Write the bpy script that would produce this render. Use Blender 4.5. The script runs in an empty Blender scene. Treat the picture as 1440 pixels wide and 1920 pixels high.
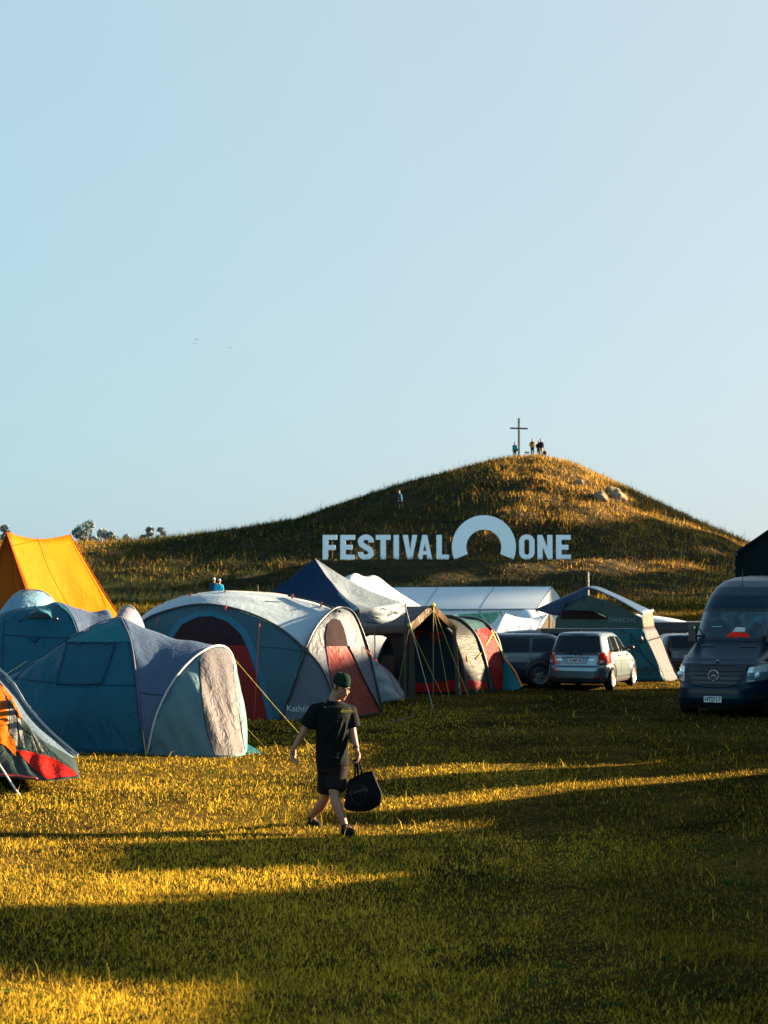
import bpy, bmesh, math, random
import numpy as np
from mathutils import Vector, Matrix
R = math.radians
rng = np.random.default_rng(7)
random.seed(7)
S = bpy.context.scene
C = S.collection

# ---------------------------------------------------------------- camera, sky, sun, exposure
F = 3400.0; CAMZ = 2.45; PITCH = math.atan(160 / F)
cam = bpy.data.cameras.new('camera'); camo = bpy.data.objects.new('camera', cam); C.objects.link(camo)
cam.sensor_fit = 'VERTICAL'; cam.sensor_height = 36; cam.sensor_width = 27
cam.lens = 36 * F / 1920; cam.clip_end = 6000; cam.clip_start = .1
camo.location = (0, 0, CAMZ); camo.rotation_euler = (math.pi / 2 + PITCH, 0, 0)
cam.dof.use_dof = True; cam.dof.focus_distance = 24; cam.dof.aperture_fstop = 4.5
S.camera = camo
SUN_EL, SUN_AZ = R(14), R(22)                       # azimuth: from +X (right) away from the camera
sdir = Vector((math.cos(SUN_AZ) * math.cos(SUN_EL), math.sin(SUN_AZ) * math.cos(SUN_EL), math.sin(SUN_EL)))
W = bpy.data.worlds.new('World'); S.world = W; W.use_nodes = True
wn = W.node_tree.nodes; wl = W.node_tree.links
sky = wn.new('ShaderNodeTexSky'); sky.sky_type = 'NISHITA'; sky.sun_disc = False
sky.sun_elevation = SUN_EL; sky.sun_rotation = math.pi / 2 - SUN_AZ
sky.altitude = 50; sky.air_density = 1.0; sky.dust_density = 2.0; sky.ozone_density = 4.0
EXPO = 2.95; EV = 2 ** EXPO                             # morning haze: the blue sky veiled with an even pale blue
veil = wn.new('ShaderNodeMix'); veil.data_type = 'RGBA'; tcw = wn.new('ShaderNodeTexCoord'); sep = wn.new('ShaderNodeSeparateXYZ'); mr = wn.new('ShaderNodeMapRange')   # the haze thins with height
wl.new(tcw.outputs['Generated'], sep.inputs[0]); wl.new(sep.outputs[2], mr.inputs[0])
mr.inputs[1].default_value = .33; mr.inputs[2].default_value = .62; mr.inputs[3].default_value = .84; mr.inputs[4].default_value = .04; wl.new(mr.outputs[0], veil.inputs[0])
gain = wn.new('ShaderNodeMix'); gain.data_type = 'RGBA'; gain.blend_type = 'MULTIPLY'; gain.inputs[0].default_value = 1; gain.clamp_result = False
k = .378 / EV / .15; gain.inputs[7].default_value = (k, k * .97, k * .76, 1)
vd_ = wn.new('ShaderNodeVectorMath'); vd_.operation = 'DOT_PRODUCT'; vd_.inputs[1].default_value = tuple(sdir); wl.new(tcw.outputs['Generated'], vd_.inputs[0])
vr = wn.new('ShaderNodeMapRange'); vr.inputs[1].default_value = .12; vr.inputs[2].default_value = .62; wl.new(vd_.outputs['Value'], vr.inputs[0])
vm = wn.new('ShaderNodeMix'); vm.data_type = 'RGBA'; wl.new(vr.outputs[0], vm.inputs[0])           # and is whiter towards the sun
vm.inputs[6].default_value = (.455 / EV / .15, .675 / EV / .15, .775 / EV / .15, 1); vm.inputs[7].default_value = (.62 / EV / .15, .715 / EV / .15, .785 / EV / .15, 1)
bk = wn.new('ShaderNodeMapRange'); bk.inputs[1].default_value = .1; bk.inputs[2].default_value = -.7; bk.inputs[3].default_value = 0; bk.inputs[4].default_value = 1; wl.new(sep.outputs[1], bk.inputs[0])
bm = wn.new('ShaderNodeMix'); bm.data_type = 'RGBA'; bm.clamp_result = False; wl.new(bk.outputs[0], bm.inputs[0])   # unseen sky behind the camera boosted, added fill for front faces
bm.inputs[6].default_value = (1, 1, 1, 1); bm.inputs[7].default_value = (1.75, 2.0, 2.1, 1)
bx_ = wn.new('ShaderNodeMix'); bx_.data_type = 'RGBA'; bx_.blend_type = 'MULTIPLY'; bx_.inputs[0].default_value = 1; bx_.clamp_result = False
wl.new(vm.outputs[2], bx_.inputs[6]); wl.new(bm.outputs[2], bx_.inputs[7]); wl.new(bx_.outputs[2], veil.inputs[7])
wl.new(sky.outputs[0], gain.inputs[6]); wl.new(gain.outputs[2], veil.inputs[6])
wl.new(veil.outputs[2], wn['Background'].inputs[0]); wn['Background'].inputs[1].default_value = .15
sun = bpy.data.lights.new('sun', 'SUN'); sun.energy = 5.0; sun.angle = R(1.5); sun.color = (1, .73, .45)
suno = bpy.data.objects.new('sun', sun); C.objects.link(suno)
suno.rotation_euler = (-sdir).to_track_quat('-Z', 'Y').to_euler(); suno.location = (30, 10, 30)
S.view_settings.view_transform = 'Standard'; S.view_settings.look = 'None'
S.view_settings.exposure = EXPO; S.view_settings.gamma = 1

# ---------------------------------------------------------------- helpers
def P(px, py, Y):                                      # a pixel of the 1440x1920 photo at distance Y
    dx = (px - 720) / F; dz = -(py - 960) / F
    c, s = math.cos(PITCH), math.sin(PITCH)
    y = c - dz * s; z = s + dz * c
    return Vector((dx * Y / y, Y, CAMZ + z * Y / y))

def lerp(a, b, t): return a + (b - a) * t
def interp(x, xs, ys): return np.interp(x, xs, ys)
def smooth(t): t = np.clip(t, 0, 1); return t * t * (3 - 2 * t)

def empty(name, label, cat, loc=(0, 0, 0), rz=0, group=None):
    o = bpy.data.objects.new(name, None); C.objects.link(o)
    o.location = loc; o.rotation_euler = (0, 0, rz); o.empty_display_size = .2
    o['label'] = label; o['category'] = cat
    if group: o['group'] = group
    return o
def base(name, label, cat, loc, group=None):            # a thing whose parts are given in world coordinates
    o = empty(name, label, cat, loc, 0, group); OFF[o.name] = Vector(loc); return o
def tag(o, label=None, cat=None, group=None, kind=None):
    if label: o['label'] = label
    if cat: o['category'] = cat
    if group: o['group'] = group
    if kind: o['kind'] = kind
    return o
OFF = {}
def obj(name, verts, faces, mat, parent=None, smooth_=True, thick=0):
    """verts in the parent's own space, or in the world's when the thing was made with base()"""
    off = OFF.get(parent.name) if parent is not None else None
    if off is not None: verts = [Vector(v) - off for v in verts]
    me = bpy.data.meshes.new(name)
    me.from_pydata([tuple(v) for v in verts], [], [tuple(f) for f in faces]); me.update()
    if isinstance(mat, (list, tuple)):
        for m in mat: me.materials.append(m)
    elif mat: me.materials.append(mat)
    if smooth_:
        me.polygons.foreach_set('use_smooth', [True] * len(me.polygons))
    o = bpy.data.objects.new(name, me); C.objects.link(o)
    if parent is not None: o.parent = parent
    if off is not None: OFF[o.name] = off
    if thick:
        md = o.modifiers.new('s', 'SOLIDIFY'); md.thickness = thick; md.offset = 0
    return o

class MB:                                              # collects shapes of ONE mesh
    def __init__(s): s.v = []; s.f = []; s.mi = []; s.m = 0
    def add(s, vs, fs):
        b = len(s.v); s.v += [Vector(v) for v in vs]; s.f += [tuple(i + b for i in f) for f in fs]; s.mi += [s.m] * len(fs)
    def box(s, c, d, rot=None, taper=1):
        hx, hy, hz = d[0] / 2, d[1] / 2, d[2] / 2
        vs = []
        for z in (-1, 1):
            k = taper if z > 0 else 1
            for x, y in ((-1, -1), (1, -1), (1, 1), (-1, 1)):
                p = Vector((x * hx * k, y * hy * k, z * hz))
                if rot is not None: p = rot @ p
                vs.append(p + Vector(c))
        s.add(vs, [(3, 2, 1, 0), (4, 5, 6, 7), (0, 1, 5, 4), (1, 2, 6, 5), (2, 3, 7, 6), (3, 0, 4, 7)])
    def tube(s, pts, r, n=6, cap=True, flat=1):
        pts = [Vector(p) for p in pts]; rings = []
        prev = None
        for i, p in enumerate(pts):
            d = (pts[min(i + 1, len(pts) - 1)] - pts[max(i - 1, 0)]).normalized()
            if prev is None:
                a = Vector((0, 0, 1)) if abs(d.z) < .9 else Vector((1, 0, 0))
                u = d.cross(a).normalized()
            else: u = (prev - d * prev.dot(d)).normalized()
            prev = u; w = d.cross(u)
            rr = r[i] if isinstance(r, (list, tuple)) else r
            rings.append([p + u * math.cos(2 * math.pi * k / n) * rr + w * math.sin(2 * math.pi * k / n) * rr * flat for k in range(n)])
        s.loft(rings, True, cap)
    def loft(s, rings, closed=True, cap=False):
        n = len(rings[0]); vs = [v for r_ in rings for v in r_]; fs = []
        for i in range(len(rings) - 1):
            for k in range(n if closed else n - 1):
                k2 = (k + 1) % n
                fs.append((i * n + k, i * n + k2, (i + 1) * n + k2, (i + 1) * n + k))
        if cap:
            fs.append(tuple(range(n - 1, -1, -1))); fs.append(tuple((len(rings) - 1) * n + k for k in range(n)))
        s.add(vs, fs)
    def sphere(s, c, r, n=12, m=8, rot=None):
        if not isinstance(r, (tuple, list)): r = (r, r, r)
        rings = []
        for i in range(m + 1):
            t = math.pi * i / m; t = min(max(t, .02), math.pi - .02)
            ring = []
            for k in range(n):
                a = 2 * math.pi * k / n
                p = Vector((r[0] * math.sin(t) * math.cos(a), r[1] * math.sin(t) * math.sin(a), -r[2] * math.cos(t)))
                if rot is not None: p = rot @ p
                ring.append(p + Vector(c))
            rings.append(ring)
        s.loft(rings, True, True)
    def cyl(s, a, b, r, n=16, cap=True): s.tube([a, b], r, n, cap)
    def build(s, name, mat, parent=None, smooth_=False, bevel=0, thick=0):
        o = obj(name, s.v, s.f, mat, parent, smooth_, thick)
        if isinstance(mat, (list, tuple)) and len(mat) > 1: o.data.polygons.foreach_set('material_index', s.mi)
        if bevel:
            md = o.modifiers.new('b', 'BEVEL'); md.width = bevel; md.segments = 2; md.limit_method = 'ANGLE'; md.angle_limit = R(35)
        return o

def dup(o, parent=None, **kw):
    c = o.copy(); C.objects.link(c); c.parent = parent
    for ch in list(o.children): dup(ch, c)
    for k, v in kw.items(): c[k] = v
    return c

# ---------------------------------------------------------------- materials
MATS = {}
def nodes(name):
    m = bpy.data.materials.new(name); m.use_nodes = True; nt = m.node_tree
    return m, nt, nt.nodes['Principled BSDF']
def noise_color(nt, base, amt, scale, coord='Object', detail=4, rough=.6, stretch=(1, 1, 1)):
    tc = nt.nodes.new('ShaderNodeTexCoord'); mp = nt.nodes.new('ShaderNodeMapping'); mp.inputs['Scale'].default_value = stretch
    nt.links.new(tc.outputs[coord], mp.inputs[0])
    n = nt.nodes.new('ShaderNodeTexNoise'); n.inputs['Scale'].default_value = scale; n.inputs['Detail'].default_value = detail; n.inputs['Roughness'].default_value = rough
    nt.links.new(mp.outputs[0], n.inputs[0])
    cr = nt.nodes.new('ShaderNodeValToRGB'); cr.color_ramp.elements[0].position = .3; cr.color_ramp.elements[1].position = .7
    cr.color_ramp.elements[0].color = tuple(c * (1 - amt) for c in base) + (1,)
    cr.color_ramp.elements[1].color = tuple(min(1, c * (1 + amt)) for c in base) + (1,)
    nt.links.new(n.outputs[0], cr.inputs[0])
    return cr, n, mp
def mat(name, base, rough=.6, metal=0, amt=.12, scale=6, coat=0, spec=.5, bump=0, bscale=40):
    if name in MATS: return MATS[name]
    m, nt, b = nodes(name)
    cr, n, mp = noise_color(nt, base, amt, scale)
    nt.links.new(cr.outputs[0], b.inputs['Base Color'])
    b.inputs['Roughness'].default_value = rough; b.inputs['Metallic'].default_value = metal
    b.inputs['Coat Weight'].default_value = coat; b.inputs['Coat Roughness'].default_value = .05
    b.inputs['Specular IOR Level'].default_value = spec if rough < .62 else .06
    if bump:
        n2 = nt.nodes.new('ShaderNodeTexNoise'); n2.inputs['Scale'].default_value = bscale; n2.inputs['Detail'].default_value = 4
        nt.links.new(mp.outputs[0], n2.inputs[0])
        bp = nt.nodes.new('ShaderNodeBump'); bp.inputs['Strength'].default_value = bump; bp.inputs['Distance'].default_value = .02
        nt.links.new(n2.outputs[0], bp.inputs['Height']); nt.links.new(bp.outputs[0], b.inputs['Normal'])
    MATS[name] = m; return m
def fabric(name, base, trans=.25, wr=.5, wscale=1.6, amt=.1, stretch=(1, 1, .35), gloss=.25, rot=0):
    """coated tent cloth: diffuse with some light coming through, creases and a little dirt"""
    if name in MATS: return MATS[name]
    m, nt, b = nodes(name)
    cr, n, mp = noise_color(nt, base, amt, 1.3)
    nt.links.new(cr.outputs[0], b.inputs['Base Color'])
    b.inputs['Roughness'].default_value = .5; b.inputs['Specular IOR Level'].default_value = gloss * .3
    tc = nt.nodes.new('ShaderNodeTexCoord'); m2 = nt.nodes.new('ShaderNodeMapping'); m2.inputs['Scale'].default_value = stretch; m2.inputs['Rotation'].default_value = (0, rot, 0)
    nt.links.new(tc.outputs['Object'], m2.inputs[0])
    n1 = nt.nodes.new('ShaderNodeTexNoise'); n1.inputs['Scale'].default_value = wscale; n1.inputs['Detail'].default_value = 5; n1.inputs['Distortion'].default_value = .8
    n2 = nt.nodes.new('ShaderNodeTexNoise'); n2.inputs['Scale'].default_value = wscale * 7; n2.inputs['Detail'].default_value = 3; n2.inputs['Distortion'].default_value = .4
    nt.links.new(m2.outputs[0], n1.inputs[0]); nt.links.new(m2.outputs[0], n2.inputs[0])
    ab = nt.nodes.new('ShaderNodeMath'); ab.operation = 'SUBTRACT'; ab.inputs[1].default_value = .5; ab2 = nt.nodes.new('ShaderNodeMath'); ab2.operation = 'ABSOLUTE'
    n3 = nt.nodes.new('ShaderNodeTexNoise'); n3.inputs['Scale'].default_value = wscale * 1.7; n3.inputs['Detail'].default_value = 2; n3.inputs['Distortion'].default_value = 1.6; nt.links.new(m2.outputs[0], n3.inputs[0])
    nt.links.new(n3.outputs[0], ab.inputs[0]); nt.links.new(ab.outputs[0], ab2.inputs[0])
    mx = nt.nodes.new('ShaderNodeMath'); mx.operation = 'MULTIPLY_ADD'; mx.inputs[1].default_value = .9
    nt.links.new(ab2.outputs[0], mx.inputs[0]); nt.links.new(n1.outputs[0], mx.inputs[2])
    bp = nt.nodes.new('ShaderNodeBump'); bp.inputs['Strength'].default_value = wr; bp.inputs['Distance'].default_value = .12
    nt.links.new(mx.outputs[0], bp.inputs['Height']); nt.links.new(bp.outputs[0], b.inputs['Normal'])
    tr = nt.nodes.new('ShaderNodeBsdfTranslucent'); nt.links.new(cr.outputs[0], tr.inputs[0]); nt.links.new(bp.outputs[0], tr.inputs['Normal'])
    mix = nt.nodes.new('ShaderNodeMixShader'); mix.inputs[0].default_value = trans
    out = nt.nodes['Material Output']
    nt.links.new(b.outputs[0], mix.inputs[1]); nt.links.new(tr.outputs[0], mix.inputs[2]); nt.links.new(mix.outputs[0], out.inputs[0])
    MATS[name] = m; return m
def blade_mat(name, trans=.35):
    m, nt, b = nodes(name)
    at = nt.nodes.new('ShaderNodeAttribute'); at.attribute_name = 'blade_colour'
    nt.links.new(at.outputs['Color'], b.inputs['Base Color']); b.inputs['Roughness'].default_value = .8; b.inputs['Specular IOR Level'].default_value = .03
    tr = nt.nodes.new('ShaderNodeBsdfTranslucent'); nt.links.new(at.outputs['Color'], tr.inputs[0])
    mix = nt.nodes.new('ShaderNodeMixShader'); mix.inputs[0].default_value = trans
    nt.links.new(b.outputs[0], mix.inputs[1]); nt.links.new(tr.outputs[0], mix.inputs[2]); nt.links.new(mix.outputs[0], nt.nodes['Material Output'].inputs[0])
    return m
BLACK = mat('black_plastic', (.012, .013, .015), .45)
ROD = mat('dark_pole', (.012, .013, .016), .35)

# ---------------------------------------------------------------- terrain shape
def ground_z(x, y):
    x = np.asarray(x, float); y = np.asarray(y, float)
    val = .36 * (1 - np.exp(-(x / 4.6) ** 2)) * (1 - smooth((y - 21) / 9)) * smooth((y - 5) / 9)
    rise = 2.1 * smooth((y - 58) / 62)
    und = .02 * np.sin(x * 1.3 + y * .5) + .018 * np.sin(y * .9 - x * .4)
    return val + rise + und * smooth((60 - y) / 30)
RX = [-150, -110, -70, -45, -31.7, -26.8, -21.3, -14.8, -8.75, -5.5, -1.1, 2.2, 7.7, 11.5, 15.3, 18.6, 21.9, 26.3, 30.6, 34.5, 36.4, 39.4, 50, 62, 90]
RZ = [2.0, 4.0, 7.4, 8.0, 7.9, 7.95, 8.5, 9.3, 10.35, 11.5, 13.0, 14.0, 15.5, 16.5, 16.95, 16.2, 14.7, 12.6, 10.4, 8.5, 7.65, 6.3, 3.6, 2.0, 1.5]
YR = 186.0; YF = 108.0
def hill_z(x, y):
    x = np.asarray(x, float); y = np.asarray(y, float)
    g = 2.0
    rz = interp(x - .3, RX, RZ) * .25 + interp(x, RX, RZ) * .5 + interp(x + .3, RX, RZ) * .25
    u = np.clip((y - YF) / (YR - YF), 0, 1)
    p = (1 - np.cos(math.pi * u ** 1.45)) / 2
    back = np.clip((y - YR) / 70, 0, 1); p = np.where(y > YR, .5 + .5 * np.cos(math.pi * back), p)
    h = g + (rz - g) * p
    # terrace the sign stands on
    t = np.exp(-((y - 145) / 5.5) ** 2) * smooth((x + 9) / 4) * smooth((20 - x) / 4)
    h = lerp(h, 5.42, t)
    lump = (.16 * np.sin(x * .55 + y * .21) * np.sin(y * .33 - x * .12) + .14 * np.sin(x * 1.1 - y * .4 + 2) + .15 * np.sin(y * 1.05 + x * .6)) * np.sin(math.pi * np.clip(u, 0, 1)) * (1 - t)
    rill = .5 * np.exp(-((x + 6.2 - (y - 120) * .12) / 1.1) ** 2) * np.sin(math.pi * np.clip((y - 112) / 34, 0, 1))
    edge = -1.2 * np.exp(-((y - YF) / 1.5) ** 2) * 0
    return h + lump - rill + edge - .35 * (u <= 0)

def sheet(name, xs, ys, zf, mat_, kind='structure'):
    X, Y = np.meshgrid(xs, ys); Z = zf(X, Y)
    n, m = len(xs), len(ys)
    vs = np.stack([X, Y, Z], -1).reshape(-1, 3)
    i = np.arange((m - 1) * (n - 1)); r = i // (n - 1); c = i % (n - 1); a = r * n + c
    fs = np.stack([a, a + 1, a + n + 1, a + n], -1)
    o = bpy_mesh(name, vs, fs.reshape(-1), 4, mat_); tag(o, kind=kind); return o
def bpy_mesh(name, vs, loops, k, mat_, col=None):
    me = bpy.data.meshes.new(name); nf = len(loops) // k
    me.vertices.add(len(vs)); me.vertices.foreach_set('co', np.asarray(vs, np.float32).ravel())
    me.loops.add(len(loops)); me.loops.foreach_set('vertex_index', np.asarray(loops, np.int32))
    me.polygons.add(nf); me.polygons.foreach_set('loop_start', np.arange(nf, dtype=np.int32) * k)
    me.polygons.foreach_set('use_smooth', np.ones(nf, bool))
    me.update(calc_edges=True); me.materials.append(mat_)
    if col is not None:
        at = me.color_attributes.new('blade_colour', 'FLOAT_COLOR', 'POINT')
        at.data.foreach_set('color', np.concatenate([col, np.ones((len(col), 1))], 1).astype(np.float32).ravel())
    o = bpy.data.objects.new(name, me); C.objects.link(o); return o

def ground_mat():
    m, nt, b = nodes('turf'); L = nt.links
    tc = nt.nodes.new('ShaderNodeTexCoord')
    def nz(s, d=5, st=(1, 1, 1)):
        mp = nt.nodes.new('ShaderNodeMapping'); mp.inputs['Scale'].default_value = st; L.new(tc.outputs['Object'], mp.inputs[0])
        n = nt.nodes.new('ShaderNodeTexNoise'); n.inputs['Scale'].default_value = s; n.inputs['Detail'].default_value = d; n.inputs['Roughness'].default_value = .65; L.new(mp.outputs[0], n.inputs[0]); return n
    a = nz(.35, 6); d = nz(14, 6)
    r1 = nt.nodes.new('ShaderNodeValToRGB'); e = r1.color_ramp.elements
    e[0].position = .38; e[0].color = (.022, .020, .007, 1); e[1].position = .62; e[1].color = (.10, .068, .018, 1)
    L.new(a.outputs[0], r1.inputs[0])
    r2 = nt.nodes.new('ShaderNodeValToRGB'); e = r2.color_ramp.elements
    e[0].position = .3; e[0].color = (.35, .35, .35, 1); e[1].position = .7; e[1].color = (1.3, 1.2, 1.1, 1)
    L.new(d.outputs[0], r2.inputs[0])
    mx = nt.nodes.new('ShaderNodeMix'); mx.data_type = 'RGBA'; mx.blend_type = 'MULTIPLY'; mx.inputs[0].default_value = 1
    L.new(r1.outputs[0], mx.inputs[6]); L.new(r2.outputs[0], mx.inputs[7]); L.new(mx.outputs[2], b.inputs['Base Color'])
    b.inputs['Roughness'].default_value = 1; b.inputs['Specular IOR Level'].default_value = 0
    bp = nt.nodes.new('ShaderNodeBump'); bp.inputs['Strength'].default_value = .9; bp.inputs['Distance'].default_value = .06
    L.new(d.outputs[0], bp.inputs['Height']); L.new(bp.outputs[0], b.inputs['Normal'])
    return m
TURF = ground_mat()
gx = np.concatenate([np.linspace(-3000, -200, 12), np.linspace(-150, -32, 20), np.linspace(-30, 30, 161), np.linspace(32, 150, 20), np.linspace(200, 3000, 12)])
gy = np.concatenate([[-300, -100, -30, -10], np.linspace(0, 60, 151), np.linspace(62, 130, 40), [150, 250, 500, 1000, 2000, 5000]])
def gz_far(x, y): return ground_z(x, y) - np.clip((y - 125) / 20, 0, 1) * .5
sheet('ground', gx, gy, gz_far, TURF)

def hill_mat():
    m, nt, b = nodes('hill_turf'); L = nt.links
    tc = nt.nodes.new('ShaderNodeTexCoord')
    n = nt.nodes.new('ShaderNodeTexNoise'); n.inputs['Scale'].default_value = .22; n.inputs['Detail'].default_value = 8; n.inputs['Roughness'].default_value = .7; L.new(tc.outputs['Object'], n.inputs[0])
    r1 = nt.nodes.new('ShaderNodeValToRGB'); e = r1.color_ramp.elements
    e[0].position = .36; e[0].color = (.012, .016, .007, 1); e[1].position = .62; e[1].color = (.045, .028, .011, 1)
    L.new(n.outputs[0], r1.inputs[0]); L.new(r1.outputs[0], b.inputs['Base Color'])
    b.inputs['Roughness'].default_value = 1; b.inputs['Specular IOR Level'].default_value = .05
    n2 = nt.nodes.new('ShaderNodeTexNoise'); n2.inputs['Scale'].default_value = 1.6; n2.inputs['Detail'].default_value = 6; L.new(tc.outputs['Object'], n2.inputs[0])
    bp = nt.nodes.new('ShaderNodeBump'); bp.inputs['Strength'].default_value = 1; bp.inputs['Distance'].default_value = .5
    L.new(n2.outputs[0], bp.inputs['Height']); L.new(bp.outputs[0], b.inputs['Normal'])
    return m
hx = np.concatenate([np.linspace(-150, -50, 30), np.linspace(-49, 55, 209), np.linspace(56, 90, 20)])
hy = np.concatenate([np.linspace(YF, 200, 160), np.linspace(202, 256, 20)])
sheet('hill', hx, hy, hill_z, hill_mat())

# ---------------------------------------------------------------- grass
def vnoise(x, y, s, seed=0):                            # cheap smooth value noise
    x = x * s + seed * 17.3; y = y * s + seed * 9.1
    xi = np.floor(x).astype(int); yi = np.floor(y).astype(int); fx = x - xi; fy = y - yi
    fx = fx * fx * (3 - 2 * fx); fy = fy * fy * (3 - 2 * fy)
    def h(i, j): v = np.sin(i * 127.1 + j * 311.7 + seed) * 43758.5453; return v - np.floor(v)
    return lerp(lerp(h(xi, yi), h(xi + 1, yi), fx), lerp(h(xi, yi + 1), h(xi + 1, yi + 1), fx), fy)
def fnoise(x, y, s, seed=0): return .5 * vnoise(x, y, s, seed) + .3 * vnoise(x, y, s * 2.3, seed + 3) + .2 * vnoise(x, y, s * 5.1, seed + 5)
def blades(name, x, y, z, h, w, lean, col, mat_, two=True):
    n = len(x); a = rng.uniform(0, 2 * np.pi, n); la = rng.uniform(0, 2 * np.pi, n)
    ux, uy = np.cos(a) * w / 2, np.sin(a) * w / 2
    lx, ly = np.cos(la) * lean * h, np.sin(la) * lean * h
    base = np.stack([x, y, z], -1)
    U = np.stack([ux, uy, np.zeros(n)], -1)
    if two:
        mid = base + np.stack([lx * .35, ly * .35, h * .55], -1)
        tip = base + np.stack([lx, ly, h * (1 - .3 * lean)], -1)
        v = np.stack([base - U, base + U, mid + U * .8, mid - U * .8, tip], 1)
        k = 5; tri = np.array([0, 1, 2, 0, 2, 3, 3, 2, 4])
    else:
        tip = base + np.stack([lx, ly, h * (1 - .3 * lean)], -1)
        v = np.stack([base - U, base + U, tip], 1); k = 3; tri = np.array([0, 1, 2])
    loops = (np.arange(n)[:, None] * k + tri[None]).ravel()
    return bpy_mesh(name, v.reshape(-1, 3), loops, 3, mat_, np.repeat(col, k, 0))
GM = blade_mat('grass_blades', .45)
def palette(cols, idx): return np.array(cols)[idx]
def field_grass():
    N = 860000
    # density falls with distance so that blades keep about the same spacing in sight
    u = rng.uniform(0, 1, N); y0, y1 = 8.5, 56.0
    y = 1 / ((1 / y0) * (1 - u) + (1 / y1) * u)
    x = rng.uniform(-1, 1, N) * (.31 * y + 2.6)
    big = fnoise(x, y, .45, 1); fine = fnoise(x, y, 2.2, 2)
    bare = fnoise(x, y, .8, 21); keep = rng.uniform(0, 1, N) < (.40 + .85 * fine) * np.clip((bare - .22) * 5, .35, 1)
    x, y, big, fine = x[keep], y[keep], big[keep], fine[keep]; n = len(x)
    tall = (rng.uniform(0, 1, n) < .004)
    h = (.018 + .036 * rng.uniform(0, 1, n) ** 1.5) * (.6 + .9 * fine) * (1 + .006 * y); h = np.where(tall, h * 3, h)
    trk = np.clip(np.exp(-((x - .9 - .035 * (y - 20) - .8 * np.sin(y * .07)) / .28) ** 2) + np.exp(-((x - 2.5 - .035 * (y - 20) - .8 * np.sin(y * .07)) / .28) ** 2), 0, 1) * (fnoise(x, y, .6, 33) > .3); h = h * (1 - .6 * trk)
    w = .0045 * (.6 + rng.uniform(0, 1, n)) * np.clip(y / 14, 1, 2.6)
    dry = big + .35 * rng.uniform(-1, 1, n) > .5 - .3 * trk
    cg = np.array([.066, .054, .009]); cd = np.array([.64, .42, .035]); cs = np.array([.27, .20, .022])
    c = np.where(dry[:, None], cd, cg); t = rng.uniform(0, 1, n); c = np.where((t < .3)[:, None], cs, c)
    right_shade = smooth((x + .16 * y * (fnoise(x, y, .3, 8) - .5) * 2 - .4) / 3.0); c = c * rng.uniform(.5, 1.25, n)[:, None] * (1 - .58 * right_shade)[:, None]; c = np.where(tall[:, None], cd * .9, c)  # darker towards the right: shade put into the grass colour
    M_ = 70000; y2 = 56 + 62 * rng.uniform(0, 1, M_) ** .8; x2 = rng.uniform(-.31, .31, M_) * y2; d2 = rng.uniform(0, 1, M_) < .35
    c2 = np.where(d2[:, None], cd * .35, cg * .8) * rng.uniform(.5, 1.1, M_)[:, None]
    hh2 = .10 + .28 * rng.uniform(0, 1, M_) * smooth((y2 - 96) / 14) + .05 * rng.uniform(0, 1, M_)
    x, y, c = np.concatenate([x, x2]), np.concatenate([y, y2]), np.concatenate([c, c2]); h = np.concatenate([h, hh2]); w = np.concatenate([w, np.full(M_, .035)]); n += M_
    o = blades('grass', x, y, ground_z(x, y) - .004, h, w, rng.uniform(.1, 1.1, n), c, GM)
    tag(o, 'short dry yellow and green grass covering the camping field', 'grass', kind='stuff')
field_grass()
def weeds():                                            # broad-leaved rosettes and bent straw stalks among the grass
    n = 900; y = 8.8 + 26 * rng.uniform(0, 1, n) ** 1.6; x = rng.uniform(-.26, .26, n) * y; q = 7
    X = np.repeat(x, q) + rng.normal(0, .018, n * q); Y = np.repeat(y, q) + rng.normal(0, .018, n * q)
    s_ = np.repeat(rng.uniform(.5, 1.3, n), q); kind = np.repeat(rng.uniform(0, 1, n) < .7, q)
    h = np.where(kind, .035 * s_, .13 * s_ * rng.uniform(.5, 1, n * q)); w = np.where(kind, .020 * s_, .0045)
    c = np.where(kind[:, None], np.array([.05, .085, .012]), np.array([.42, .30, .06])) * rng.uniform(.6, 1.2, n * q)[:, None]
    keep = kind | (rng.uniform(0, 1, n * q) < .4)
    o = blades('weeds', X[keep], Y[keep], ground_z(X[keep], Y[keep]) + .004, h[keep], w[keep], np.where(kind, 1.9, .5)[keep], c[keep], GM)
    tag(o, 'small leafy weeds and pale straw stalks scattered through the short grass', 'weeds', kind='stuff')
weeds()
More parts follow.
